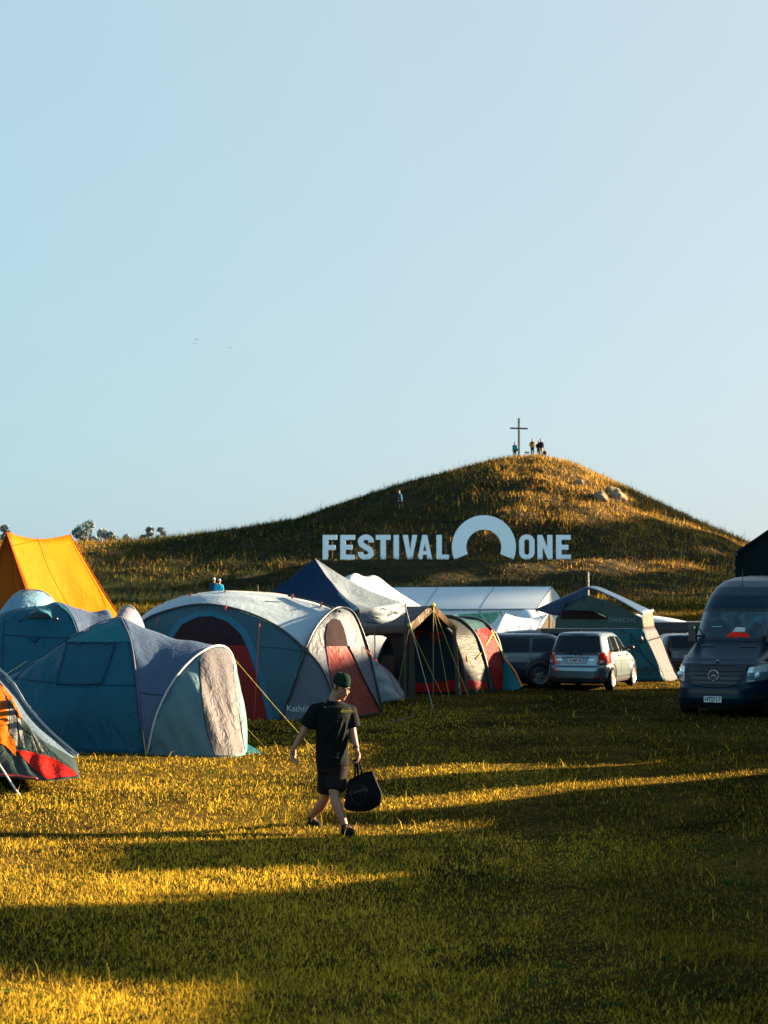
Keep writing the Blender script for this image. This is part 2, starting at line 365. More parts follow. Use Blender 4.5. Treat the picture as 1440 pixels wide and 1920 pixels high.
def hill_grass():
    N = 520000
    x = rng.uniform(-52, 54, N); y = YF + (YR + 4 - YF) * rng.uniform(0, 1, N) ** .8
    m = np.abs(x / y) < .27; x, y = x[m], y[m]
    cl = fnoise(x, y, 1.3, 4); m = rng.uniform(0, 1, len(x)) < np.clip((cl - .3) * 3.2, .12, 1); x, y, cl = x[m], y[m], cl[m]; n = len(x)
    terr = np.exp(-((y - 141) / 9) ** 2) * smooth((x + 10) / 5) * smooth((24 - x) / 6)
    track = np.exp(-((x + 7.2 - (y - 120) * .12) / 1.5) ** 2) * (y > 112) * (y < 150)
    top = np.exp(-(((x - 15) / 3) ** 2 + ((y - 186) / 7) ** 2))
    short = np.clip(terr + track + top, 0, 1)
    cl3 = fnoise(x, y, .8, 14)
    h = (.14 + .58 * rng.uniform(0, 1, n) ** 2.2) * (.25 + 1.5 * cl3 ** 1.5) * (1 - .45 * short)
    spike = (rng.uniform(0, 1, n) < .02) & (short < .3); h = np.where(spike, .5 + h * 1.3, h)
    w = .045 * (.6 + rng.uniform(0, 1, n)); w = np.where(spike, w * .8, w)
    # species: green weeds on the left and low, dry straw on the shoulders
    gre = .90 - .050 * (x - 2) * (x > 2) + (.10 + .15 * smooth(x / 8)) * (fnoise(x, y, .16, 9) - .5) * 4 + .25 * smooth((150 - y) / 12)
    gre = np.where(x < -24, gre - .5 * smooth((-24 - x) / 5), gre)
    band = np.exp(-((x - 27) / 4) ** 2 - ((y - 150) / 7) ** 2); gre = gre + .8 * band
    r = rng.uniform(0, 1, n); isg = r < gre
    cg = np.array([.020, .030, .011]); cy = np.array([.50, .29, .05]); cb = np.array([.13, .07, .02]); cl2 = np.array([.10, .11, .022])
    c = np.where(isg[:, None], cg, np.where((rng.uniform(0, 1, n) < .55)[:, None], cy, cb))
    c = np.where((rng.uniform(0, 1, n) < .07)[:, None], cl2, c); c = np.where(spike[:, None], c * .8, c)
    c = c * rng.uniform(.45, 1.35, n)[:, None]
    o = blades('hill_grass', x, y, hill_z(x, y) - .03, h, w, rng.uniform(.05, .7, n), c, GM, two=False)
    tag(o, 'tall dry grass and green weeds covering the hill', 'grass', kind='stuff')
hill_grass()

# ---------------------------------------------------------------- shared shaping tools
from mathutils.bvhtree import BVHTree
from mathutils.geometry import delaunay_2d_cdt
def crom(pts, n):                                      # Catmull-Rom curve through pts, n samples
    pts = [Vector(p) for p in pts]; m = len(pts) - 1
    if m == 1: return [pts[0].lerp(pts[1], i / (n - 1)) for i in range(n)]
    L = [0]
    for i in range(m): L.append(L[-1] + max((pts[i + 1] - pts[i]).length, 1e-6) ** .7)
    out = []
    for k in range(n):
        t = L[-1] * k / (n - 1); i = 0
        while i < m - 1 and L[i + 1] < t: i += 1
        u = (t - L[i]) / (L[i + 1] - L[i])
        p0 = pts[i - 1] if i else pts[0] * 2 - pts[1]; p3 = pts[i + 2] if i + 2 <= m else pts[m] * 2 - pts[m - 1]
        a, b = pts[i], pts[i + 1]
        out.append(.5 * ((2 * a) + (b - p0) * u + (2 * p0 - 5 * a + 4 * b - p3) * u * u + (3 * a - p0 - 3 * b + p3) * u ** 3))
    return out
def surf(rows, nu=28, nv=14, linear=False, wrinkle=0, seed=0, wf=(5, 3)):
    """grid through polylines: verts, faces"""
    R_ = [crom(r, nu) for r in rows]; grid = []
    cols = [crom([r[i] for r in R_], nv) if not linear else [R_[int(t)].__getitem__(i).lerp(R_[min(int(t) + 1, len(R_) - 1)][i], t - int(t)) for t in [k * (len(R_) - 1) / (nv - 1) * .999999 for k in range(nv)]] for i in range(nu)]
    vs = [cols[i][j] for j in range(nv) for i in range(nu)]
    if wrinkle:
        rr = random.Random(seed); ph = [(rr.uniform(-1, 1) * wf[0], rr.uniform(-1, 1) * wf[1], rr.uniform(0, 6.3), rr.uniform(.3, 1)) for _ in range(9)]
        for j in range(nv):
            for i in range(nu):
                a = vs[j * nu + min(i + 1, nu - 1)] - vs[j * nu + max(i - 1, 0)]; b = vs[min(j + 1, nv - 1) * nu + i] - vs[max(j - 1, 0) * nu + i]
                nrm = a.cross(b)
                if nrm.length > 1e-9: nrm.normalize()
                u, v = i / (nu - 1), j / (nv - 1)
                d = sum(w * math.sin(6.28 * (p * u + q * v) + f) for p, q, f, w in ph) / 4
                vs[j * nu + i] = vs[j * nu + i] + nrm * d * wrinkle * (16 * u * (1 - u) * v * (1 - v)) ** .4
    fs = [(j * nu + i, j * nu + i + 1, (j + 1) * nu + i + 1, (j + 1) * nu + i) for j in range(nv - 1) for i in range(nu - 1)]
    return vs, fs
class Skin:                                            # something to lay seams, panels and prints on
    def __init__(s, *vf):
        V = []; Fc = []
        for v, f in vf: b = len(V); V += v; Fc += [tuple(i + b for i in q) for q in f]
        s.t = BVHTree.FromPolygons(V, Fc); s.last = 30
    def hit(s, px, py, off=.012):
        o = Vector((0, 0, CAMZ)); d = (P(px, py, 10) - o).normalized()
        h = s.t.ray_cast(o, d)
        if h[0] is None: return P(px, py, s.last) , -d
        s.last = h[0].y; n = h[1] if h[1].dot(d) < 0 else -h[1]
        return h[0] + n * off * .6 - d * off * .6, n
    def line(s, pts, n=24, off=.012):
        q = crom([Vector((a, b, 0)) for a, b in pts], n); s.hit(*pts[0])
        return [s.hit(p.x, p.y, off)[0] for p in q]
    def panel(s, poly, off=.01, step=7, curve=True):
        if curve:
            q = [Vector((a, b, 0)) for a, b in poly]; q2 = crom(q + [q[0]], len(q) * 5)[:-1]
        else:
            q2 = []
            for i, a in enumerate(poly):
                b = poly[(i + 1) % len(poly)]; m = max(2, int(math.dist(a, b) / step))
                q2 += [Vector((a[0] + (b[0] - a[0]) * k / m, a[1] + (b[1] - a[1]) * k / m, 0)) for k in range(m)]
        pts = [Vector((p.x, p.y)) for p in q2]; nb = len(pts)
        x0, x1 = min(p.x for p in pts), max(p.x for p in pts); y0, y1 = min(p.y for p in pts), max(p.y for p in pts)
        def inside(x, y):
            c = False
            for i in range(nb):
                a, b = pts[i], pts[i - 1]
                if (a.y > y) != (b.y > y) and x < (b.x - a.x) * (y - a.y) / (b.y - a.y) + a.x: c = not c
            return c
        y = y0 + step / 2
        extra = []
        while y < y1:
            x = x0 + step / 2
            while x < x1:
                if inside(x, y): extra.append(Vector((x, y)))
                x += step
            y += step
        vs, _, fs, _, _, _ = delaunay_2d_cdt(pts + extra, [(i, (i + 1) % nb) for i in range(nb)], [], 1, 1e-5)
        s.hit(sum(p.x for p in pts) / nb, sum(p.y for p in pts) / nb)
        return [s.hit(v.x, v.y, off)[0] for v in vs], [tuple(f) for f in fs]
def text(name, body, size, m, origin, xdir, normal, parent, extrude=.003, bold=.0, align='CENTER', sx=1):
    cu = bpy.data.curves.new(name, 'FONT'); cu.body = body; cu.size = size; cu.extrude = extrude; cu.offset = bold; cu.align_x = align; cu.align_y = 'CENTER'
    tmp = bpy.data.objects.new('tmp', cu); C.objects.link(tmp)
    me = bpy.data.meshes.new_from_object(tmp); bpy.data.objects.remove(tmp); me.name = name
    x = Vector(xdir).normalized(); z = Vector(normal).normalized(); y = z.cross(x).normalized(); x = y.cross(z)
    M = Matrix((x * sx, y, z)).transposed().to_4x4(); M.translation = Vector(origin)
    off = OFF.get(parent.name) if parent is not None else None
    if off is not None: M.translation = M.translation - off
    me.transform(M); me.materials.clear(); me.materials.append(m)
    o = bpy.data.objects.new(name, me); C.objects.link(o); o.parent = parent
    return o

# ---------------------------------------------------------------- festival sign letters on the hill
WHITE_PAINT = mat('white_sign_paint', (.86, .89, .90), .7, amt=.05)
TIMBER = mat('weathered_timber', (.16, .11, .075), .85, amt=.35, scale=9, bump=.3)
SY = 145.0; SC = SY / F
def ring_arc(cx, cy, rx0, ry0, rx1, ry1, a0, a1, n=40):
    o = [(cx + rx1 * math.cos(a), cy - ry1 * math.sin(a)) for a in [a0 + (a1 - a0) * i / n for i in range(n + 1)]]
    i_ = [(cx + rx0 * math.cos(a), cy - ry0 * math.sin(a)) for a in [a0 + (a1 - a0) * i / n for i in range(n + 1)]]
    return o, i_
def slab(mb, outer, inner=None, depth=.22):
    """outer/inner: equal-length paths in photo pixels on the sign plane"""
    def w(p, back): 
        b = P(720, 1049, SY).z
        return Vector(((p[0] - 720) * SC, SY + (depth if back else 0), b + (1049 - p[1]) * SC))
    if inner is None:
        n = len(outer)
        vs = [w(p, False) for p in outer] + [w(p, True) for p in outer]
        fs = [tuple(range(n)), tuple(range(2 * n - 1, n - 1, -1))] + [(i, i + n, (i + 1) % n + n, (i + 1) % n) for i in range(n)]
        mb.add(vs, fs)
    else:
        n = len(outer); vs = [w(p, b) for b in (False, True) for q in (outer, inner) for p in q]
        fs = []
        for i in range(n - 1):
            fs += [(i, i + 1, n + i + 1, n + i), (2 * n + i, 3 * n + i, 3 * n + i + 1, 2 * n + i + 1), (i, 2 * n + i, 2 * n + i + 1, i + 1), (n + i, n + i + 1, 3 * n + i + 1, 3 * n + i)]
        for e in (0, n - 1): fs.append((e, n + e, 3 * n + e, 2 * n + e))
        mb.add(vs, fs)
def stroke(path, w):                                   # thick stroke along a path: outer and inner side
    o = []; q = []
    for i, p in enumerate(path):
        a = path[max(i - 1, 0)]; b = path[min(i + 1, len(path) - 1)]; dx, dy = b[0] - a[0], b[1] - a[1]; l = math.hypot(dx, dy)
        o.append((p[0] - dy / l * w / 2, p[1] + dx / l * w / 2)); q.append((p[0] + dy / l * w / 2, p[1] - dx / l * w / 2))
    return o, q
T0, T1 = 1003.0, 1049.0
def rect(x0, y0, x1, y1): return [(x0, y0), (x1, y0), (x1, y1), (x0, y1)]
def L_E(x): return [[(x, T0), (x + 27.5, T0), (x + 27.5, T0 + 9), (x + 10, T0 + 9), (x + 10, T0 + 18.5), (x + 23, T0 + 18.5), (x + 23, T0 + 27.5), (x + 10, T0 + 27.5), (x + 10, T1 - 9), (x + 27.5, T1 - 9), (x + 27.5, T1), (x, T1)]]
def L_F(x): return [[(x, T0), (x + 27, T0), (x + 27, T0 + 9), (x + 10, T0 + 9), (x + 10, T0 + 19), (x + 24, T0 + 19), (x + 24, T0 + 28), (x + 10, T0 + 28), (x + 10, T1), (x, T1)]]
letters = [
 ('F', 'first', L_F(605), None), ('E', 'second', L_E(638), None), ('S', 'third', None, 'S'),
 ('T', 'fourth', [[(704.6, T0), (732.5, T0), (732.5, T0 + 9), (723.5, T0 + 9), (723.5, T1), (713.5, T1), (713.5, T0 + 9), (704.6, T0 + 9)]], None),
 ('I', 'fifth', [rect(738, T0, 748, T1)], None),
 ('V', 'sixth', [[(755, T0), (765, T0), (769, T1 - 17), (773, T0), (782.5, T0), (773, T1), (764, T1)]], None),
 ('A', 'seventh', None, 'A'),
 ('L', 'last', [[(818.5, T0), (828.5, T0), (828.5, T1 - 9), (842, T1 - 9), (842, T1), (818.5, T1)]], None)]
def letter_obj(ch, label, polys, special, cx, name='sign_letter'):
    e = base(name, label, 'letter', ((cx - 720) * SC, SY, P(720, 1049, SY).z), None)
    e['group'] = 'white festival letters standing on the hill'
    mb = MB()
    if special == 'S':
        c = crom([Vector((695.5, 1017, 0)), Vector((695, 1011, 0)), Vector((686, 1007, 0)), Vector((676.5, 1012, 0)), Vector((677.5, 1020, 0)), Vector((686, 1026, 0)), Vector((694.5, 1032, 0)), Vector((695.5, 1040, 0)), Vector((686, 1045, 0)), Vector((677, 1041, 0)), Vector((676, 1035, 0))], 50)
        slab(mb, *stroke([(p.x, p.y) for p in c], 10))
    elif special == 'A':
        slab(mb, [(783, T1), (792, T0), (801, T0), (796.6, T0 + 16), (793.8, T1 - 16), (793, T1 - 9), (791.8, T1)])
        slab(mb, [(801, T0), (810.5, T1), (801.6, T1), (800.2, T1 - 9), (799.4, T1 - 16), (796.6, T0 + 16)])
        slab(mb, [(793.8, T1 - 16), (799.4, T1 - 16), (800.2, T1 - 9), (793, T1 - 9)])
    elif special == 'O':
        def rr(cx_, hw, r, y0, y1):
            o = []
            for k in range(49):
                a = math.pi / 2 + 2 * math.pi * k / 48; x = math.cos(a) * r; y = math.sin(a) * r
                sxx = (hw - r) * (1 if math.cos(a) > 1e-6 else -1 if math.cos(a) < -1e-6 else 0)
                yy = (y0 + r - y) if math.sin(a) >= 0 else (y1 - r - y)
                o.append((cx_ + sxx + x, yy))
            return o
        slab(mb, rr(988, 14.5, 14, T0 - 1, T1), rr(988, 4.8, 4.6, T0 + 8, T1 - 9))
    elif special == 'ARC':
        slab(mb, *ring_arc(907.5, 1026, 33, 33, 60, 60, R(-22.5), R(202.5), 60), depth=.4)
    else:
        for p in polys: slab(mb, p)
    mb.build('face', WHITE_PAINT, e)
    st = MB(); b0 = P(720, 1049, SY).z                  # timber stays behind each letter
    for dx in ((-.25, .25) if special != 'ARC' else (-1.9, 1.9)):
        X = (cx - 720) * SC + dx; dd = .45 if special == 'ARC' else .27
        st = MB() if dx > 0 else st; st.box((X, SY + dd, b0 + .7), (.09, .09, 1.5)); st.box((X, SY + dd + .5, b0 + .45), (.08, 1.2, .08), Matrix.Rotation(R(50), 3, 'X')); st.build('stay', TIMBER, e)
    return e
cxs = {'F': 617, 'S': 686, 'T': 718, 'I': 743, 'V': 768, 'A': 797, 'L': 830}
for i, (ch, nth, polys, sp) in enumerate(letters):
    letter_obj(ch, f'white letter {ch}, {nth} of the word FESTIVAL on the hill', polys, sp, cxs.get(ch, 652))
letter_obj('O', 'tall white open ring standing between the two words on the hill', None, 'ARC', 907.5, 'sign_ring')
letter_obj('O', 'white letter O, first of the word ONE on the hill', None, 'O', 988)
letter_obj('N', 'white letter N in the middle of the word ONE', [[(1008, T0), (1017, T0), (1026.5, T0 + 24), (1026.5, T0), (1036, T0), (1036, T1), (1027.5, T1), (1017.5, T1 - 24), (1017.5, T1), (1008, T1)]], None, 1022)
letter_obj('E', 'white letter E at the end of the word ONE', L_E(1043), None, 1056)

# ---------------------------------------------------------------- cross, bench, rocks, fence posts
def hz(x, y): return float(hill_z(x, y))
def gz(x, y): return float(ground_z(x, y))
cx0 = P(973, 857, 186); zc = hz(cx0.x, 186)
cr = empty('wooden_cross', 'tall wooden cross on the summit of the hill', 'cross', (cx0.x, 186, zc), R(-4))
m = MB(); m.box((0, 0, 1.95), (.21, .19, 4.3)); m.build('post', mat('cross_timber', (.30, .20, .14), .8, amt=.3, scale=5), cr, bevel=.01)
m = MB(); m.box((0, -.13, 3.02), (1.82, .07, .17), Matrix.Rotation(R(2), 3, 'Y')); m.build('crossbeam', mat('cross_beam', (.14, .10, .085), .8, amt=.3, scale=5), cr, bevel=.01)
b0 = P(987, 850, 186); be = empty('small_bench', 'small black bench on thin legs beside the hilltop cross', 'bench', (b0.x, 185.4, hz(b0.x, 185.4)))
m = MB(); m.box((0, 0, .42), (.46, .3, .12)); m.build('seat', BLACK, be, bevel=.01)
for sx in (-.13, .13):
    m = MB(); m.cyl((sx, 0, 0), (sx, 0, .37), .018, 6); m.build('leg', BLACK, be)
ROCK = mat('pale_rock', (.20, .155, .11), .9, amt=.4, scale=2.2, bump=1, bscale=5)
def hill_at(px, py, y0=112, y1=186):                   # where the sight line through a pixel meets the hill
    for i in range(400):
        Y = y0 + (y1 - y0) * i / 399; p = P(px, py, Y)
        if hz(p.x, Y) >= p.z: return Vector((p.x, Y, hz(p.x, Y)))
    return Vector((p.x, Y, hz(p.x, Y)))
def rock(px, py, Y, r, label, seed):
    p = hill_at(px, py + 3); z = p.z; rr = random.Random(seed)
    m = MB(); m.sphere((0, 0, 0), 1, 22, 14)
    vs = []
    for v in m.v:
        n = v.normalized(); k = 1 + .16 * math.sin(n.x * 4 + seed) + .12 * math.sin(n.y * 6 + n.z * 5 + seed * 2) + .08 * math.sin(n.z * 11 + n.x * 7)
        vs.append(Vector((v.x * r[0], v.y * r[1], v.z * r[2])) * k)
    o = obj('rock', vs, m.f, ROCK); o.location = (p.x, p.y, z); tag(o, label, 'rock', 'pale rocks jutting from the hillside')
    o.rotation_euler = (rr.uniform(-.3, .3), rr.uniform(-.2, .5), rr.uniform(0, 1))
rock(1084, 905, 180, (.45, .5, .4), 'small pale rock highest in the grass right of the summit', 1)
rock(1126, 931, 173, (.8, .7, .5), 'pale rounded rock in the middle of the outcrop', 2)
rock(1158, 933, 172, (.9, .75, .75), 'largest pale rock at the right end of the outcrop', 3)
rock(1146, 919, 176, (.5, .5, .5), 'low rock tucked above the largest one on the right slope', 4)
POST = mat('fence_timber', (.075, .06, .045), .9, amt=.3, scale=8)
fp = [(243, 1.1), (302, 1.0), (368, 1.5), (484, 1.2), (702, 1.2), (862, 1.0), (1003, 1.2), (1265, 1.2)]
names = ['leftmost thin post beside the orange tent edge', 'short post left of the two hikers', 'tall thick post nearest to the two hikers', 'post right of the two hikers below the slope', 'post showing below the letters S and T', 'post below the left foot of the white ring', 'post below the word ONE', 'lone post on the slope above the white board']
for (px, h), nm in zip(fp, names):
    Y = 112 if px < 1100 else 116; x = (px - 720) / F * Y; z = max(gz(x, Y), hz(x, Y))
    m = MB(); m.box((0, 0, h / 2 - .1), (.14, .12, h + .2), None, .9)
    o = m.build('fence_post', POST); o.location = (x, Y, z); tag(o, 'dark fence ' + nm, 'post', 'fence posts along the foot of the hill')
    o.rotation_euler = (random.uniform(-.05, .05), random.uniform(-.06, .06), random.uniform(-.4, .4))
st = base('stile', 'low timber stile at the start of the hill track', 'stile', ((330 - 720) / F * 112, 112, gz(-12.8, 112)))
m = MB(); xx = (335 - 720) / F * 112; zz = gz(xx, 112)
m.box((xx, 112, zz + .62), (1.0, .3, .06)); m.build('plank', POST, st)
for sx in (-.42, .42):
    m = MB(); m.box((xx + sx, 112, zz + .3), (.1, .12, .62)); m.build('leg', POST, st)

# metal pole with a dark arm behind the roof tent
ph = base('metal_pole', 'grey metal pole with a thin dark arm behind the blue roofed tent', 'pole', (P(1103, 1100, 60).x, 60, gz(7, 60)))
p0 = P(1103, 1100, 60); m = MB(); m.cyl((p0.x, 60, gz(7, 60)), (p0.x, 60, P(1103, 1072, 60).z), .026, 10); m.build('shaft', mat('galvanised', (.20, .22, .23), .5, .2), ph)
m = MB(); m.tube([P(1103, 1075.5, 60), P(1080, 1075, 60), P(1056, 1077, 60)], .018, 6); m.build('arm', BLACK, ph)

# ---------------------------------------------------------------- trees
LEAF = {}
def leaf_mat(nm, a, b_):
    if nm in LEAF: return LEAF[nm]
    m, nt, b = nodes(nm); tc = nt.nodes.new('ShaderNodeTexCoord'); n = nt.nodes.new('ShaderNodeTexNoise'); n.inputs['Scale'].default_value = 1.2; nt.links.new(tc.outputs['Object'], n.inputs[0])
    cr_ = nt.nodes.new('ShaderNodeValToRGB'); cr_.color_ramp.elements[0].position = .35; cr_.color_ramp.elements[1].position = .65
    cr_.color_ramp.elements[0].color = a + (1,); cr_.color_ramp.elements[1].color = b_ + (1,)
    nt.links.new(n.outputs[0], cr_.inputs[0]); nt.links.new(cr_.outputs[0], b.inputs['Base Color']); b.inputs['Roughness'].default_value = .7
    LEAF[nm] = m; return m
BARK = mat('bark', (.09, .065, .05), .95, amt=.3, scale=3)
def tree(loc, H, wd, label, group, seed, dens=1.0, thin=False, leaf=None, trunk_h=.25, lobes=14, ls=1.0):
    rr = np.random.default_rng(seed); e = empty('tree', label, 'tree', loc, 0, group)
    m = MB(); top = H * .8
    m.tube([(0, 0, -.5), (.1, 0, H * .3), (-.1, .1, H * .55), (0, 0, top)], [H * .028, H * .022, H * .015, .03], 8)
    L = []
    for k in range(lobes):
        t = trunk_h + (1 - trunk_h) * (k + .5) / lobes; a = rr.uniform(0, 6.28)
        prof = math.sin(math.pi * min(1, (t - trunk_h) / (1 - trunk_h) * .8 + .15)) ** .7
        d = wd / 2 * prof * rr.uniform(.35, .95); c = np.array([math.cos(a) * d, math.sin(a) * d, H * t * .96])
        L.append((c, wd * rr.uniform(.13, .24) * (.7 if thin else 1)))
        m.tube([(0, 0, H * t * .72), (c[0] * .5, c[1] * .5, H * t * .86), tuple(c)], [H * .008, H * .005, .02], 5)
    m.build('trunk', BARK, e, True)
    n = int(260 * dens); V = []
    for c, r in L:
        p = rr.normal(size=(n, 3)); p /= np.linalg.norm(p, axis=1)[:, None]; p *= (rr.uniform(.35, 1.12, n) ** .6)[:, None] * r
        p[:, 2] *= .75; V.append(p + c)
    V = np.concatenate(V); N = len(V); s = H * .014 * ls * rr.uniform(.6, 1.5, N)
    a = rr.normal(size=(N, 3)); a /= np.linalg.norm(a, axis=1)[:, None]; b = np.cross(a, rr.normal(size=(N, 3))); b /= np.linalg.norm(b, axis=1)[:, None]
    v = np.stack([V - a * s[:, None], V + b * s[:, None] * .6, V + a * s[:, None], V - b * s[:, None] * .6], 1).reshape(-1, 3)
    o = bpy_mesh('crown', v, np.arange(N * 4), 4, leaf or leaf_mat('leaf', (.025, .045, .02), (.06, .09, .03))); o.parent = e
    return e
FT = 'hazy trees beyond the left end of the hill'
for px, top, wpx, seed, lab, thin in ((150, 986, 44, 1, 'largest hazy tree rising right of the orange tent peak', False), (185, 1000, 34, 2, 'rounded hazy tree leaning against the largest one', False), (208, 1007, 26, 3, 'low hazy tree in the gap left of the middle clump', False), (236, 1010, 26, 4, 'small hazy tree in the middle of the far clump', False), (262, 1008, 26, 5, 'small hazy tree left of the sparse pair', False), (276, 997, 30, 6, 'sparse upright hazy tree with gaps', True), (297, 995, 26, 7, 'sparsest hazy tree at the right end of the clump', True), (-6, 990, 26, 8, 'hazy tree cut by the left edge of the photo', False)):
    Y = 300; z = P(px, top - 6, Y).z + .6
    tree(((px - 720) / F * Y, Y + seed % 3 * 4, 1.5), z - 1.5, wpx / F * Y * 1.5, lab, FT, seed, .8, thin, leaf_mat('haze_tint_leaf', (.10, .145, .145), (.15, .20, .19)), .35, 13, 1.2)  # leaves paled to grey-blue, distance haze put into their colour
WB = 'unseen tall trees added to shade the hill'
for k in range(17):  # unseen trees, added and sized to cast shade on the lower hill
    y = 96 + k * 6.5; x = 74 + 5 * math.sin(k * 2.1) + .08 * k; H = 24.5 + 2.2 * math.sin(k * 1.7)
    tree((x, y, float(ground_z(x, y)) - .5), H, 11, 'unseen tall tree added far right of the hill to shade it', WB, 40 + k, 3.0, False, None, .04, 22, 1.9)

# ---------------------------------------------------------------- vehicles
GLASS = mat('dark_glass', (.006, .010, .013), .05, spec=.25, amt=.02)
TYRE = mat('tyre', (.014, .014, .015), .85, amt=.2)
ALLOY = mat('alloy', (.48, .46, .44), .32, .8)
CHROME = mat('chrome', (.6, .62, .64), .15, 1)
REDL = mat('red_lamp', (.35, .012, .008), .15, coat=1, amt=.3, scale=14)
CLEARL = mat('clear_lamp', (.62, .70, .74), .12, .3, coat=1, amt=.35, scale=16)
TRIM = mat('grey_black_trim', (.02, .022, .025), .6)
PLATE = mat('plate_white', (.55, .56, .56), .5, amt=.05)
PLATE_T = mat('plate_text', (.01, .01, .012), .6)
class Body:
    """closed car shell from level slices: z, rear x, front x, half width"""
    def __init__(s, slices, n=5.0):
        s.z = [q[0] for q in slices]; s.a = np.array(slices); s.n = n
    def at(s, z):
        return [float(np.interp(z, s.a[:, 0], s.a[:, k])) for k in (1, 2, 3)]
    def side(s, x, z, sg):
        xr, xf, w = s.at(z); c = (xr + xf) / 2; a = (xf - xr) / 2; t = min(abs((x - c) / a), .9999)
        return Vector((x, sg * w * (1 - t ** s.n) ** (1 / s.n), z))
    def end(s, y, z, sg):
        xr, xf, w = s.at(z); c = (xr + xf) / 2; a = (xf - xr) / 2; t = min(abs(y / w), .9999)
        return Vector((c + sg * a * (1 - t ** s.n) ** (1 / s.n), y, z))
    def mesh(s, nz=48, na=72):
        z0, z1 = s.z[0], s.z[-1]; zs = sorted(set([z0 + (z1 - z0) * i / nz for i in range(nz + 1)] + list(s.z)))
        m = MB(); rings = []
        for z in zs:
            xr, xf, w = s.at(z); c = (xr + xf) / 2; a = (xf - xr) / 2; r = []
            for k in range(na):
                t = 2 * math.pi * k / na; ct, st_ = math.cos(t), math.sin(t)
                r.append(Vector((c + a * math.copysign(abs(ct) ** (2 / s.n), ct), w * math.copysign(abs(st_) ** (2 / s.n), st_), z)))
            rings.append(r)
        m.loft(rings, True, True); return m
    def patch(s, f, poly, off=.006, nu=10, nv=6, th=.0):
        """bilinear patch of the shell; poly = 4 corners in the (a, z) plane of f: bottom-left, bottom-right, top-right, top-left"""
        (a0, z0), (a1, z1), (a2, z2), (a3, z3) = poly; m = MB(); g = []
        for j in range(nv + 1):
            v = j / nv
            for i in range(nu + 1):
                u = i / nu
                a = (a0 * (1 - u) + a1 * u) * (1 - v) + (a3 * (1 - u) + a2 * u) * v
                z = (z0 * (1 - u) + z1 * u) * (1 - v) + (z3 * (1 - u) + z2 * u) * v
                p = f(a, z); e = .01
                da = f(a + e, z) - f(a - e, z); dz = f(a, z + e) - f(a, z - e); nn = da.cross(dz)
                if nn.length < 1e-9: nn = Vector((1, 0, 0))
                nn.normalize()
                xr, xf, w = s.at(z); c = Vector(((xr + xf) / 2, 0, z - .2))
                if nn.dot(p - c) < 0: nn = -nn
                g.append(p + nn * off)
        n1 = nu + 1
        m.add(g, [(j * n1 + i, j * n1 + i + 1, (j + 1) * n1 + i + 1, (j + 1) * n1 + i) for j in range(nv) for i in range(nu)])
        return m
    def disc(s, x0, z0, r, sg, off=.006, zmin=-1):
        m = MB(); vs = [s.side(x0, z0, sg) + Vector((0, sg * off, 0))]; n = 28
        for rr in (.35, .7, 1):
            for k in range(n):
                a = 2 * math.pi * k / n; x = x0 + math.cos(a) * r * rr; z = max(z0 + math.sin(a) * r * rr, s.z[0]); vs.append(s.side(x, z, sg) + Vector((0, sg * off, 0)))
        fs = [(0, 1 + k, 1 + (k + 1) % n) for k in range(n)] + [(1 + j * n + k, 1 + j * n + (k + 1) % n, 1 + (j + 1) * n + (k + 1) % n, 1 + (j + 1) * n + k) for j in range(2) for k in range(n)]
        m.add(vs, fs); return m
    def lip(s, x0, z0, r, sg, rad=.02, off=0):
        return [s.side(x0 + math.cos(a) * r, z0 + math.sin(a) * r, sg) + Vector((0, sg * off, 0)) for a in [R(-12) + R(204) * i / 20 for i in range(21)] if z0 + math.sin(a) * r > s.z[0]]
def wheel(parent, x, y, r, sg, wd=.2, spokes=6, double=False, rimr=.72):
    m = MB(); n = 28; prof = [(-wd, r * .62), (-wd, r * .93), (-wd * .85, r), (-wd * .12, r), (0, r * .94), (.004, r * rimr * 1.04), (-.01, r * rimr)]
    rings = [[Vector((x + math.cos(6.2832 * k / n) * q, y + sg * p, r + math.sin(6.2832 * k / n) * q)) for k in range(n)] for p, q in prof]
    m.loft(rings, True, False); t = m.build('wheel', TYRE, parent, True)
    m = MB(); prof = [(-.012, r * rimr), (-.002, r * rimr * .97), (-.012, r * rimr * .88), (-.09, r * rimr * .82), (-.1, .001)]
    m.loft([[Vector((x + math.cos(6.2832 * k / n) * q, y + sg * p, r + math.sin(6.2832 * k / n) * q)) for k in range(n)] for p, q in prof], True, False)
    for k in range(spokes):
        for o_ in ((-.09, .09) if double else (0,)):
            a = 6.2832 * k / spokes + .3 + o_; d = Vector((math.cos(a), 0, math.sin(a))); q = Vector((-d.z, 0, d.x))
            hw = .022 if double else .035; c0 = Vector((x, y - sg * .02, r)); rr = rimr * r * .9
            m.add([c0 + q * hw * 1.2 + Vector((0, sg * .004, 0)), c0 - q * hw * 1.2 + Vector((0, sg * .004, 0)), c0 + d * rr - q * hw, c0 + d * rr + q * hw], [(0, 1, 2, 3)])
    m.cyl((x, y - sg * .03, r), (x, y - sg * .008, r), .05, 12)
    m.build('rim', ALLOY if not double else mat('dark_alloy', (.10, .11, .12), .4, .7), t, False); return t

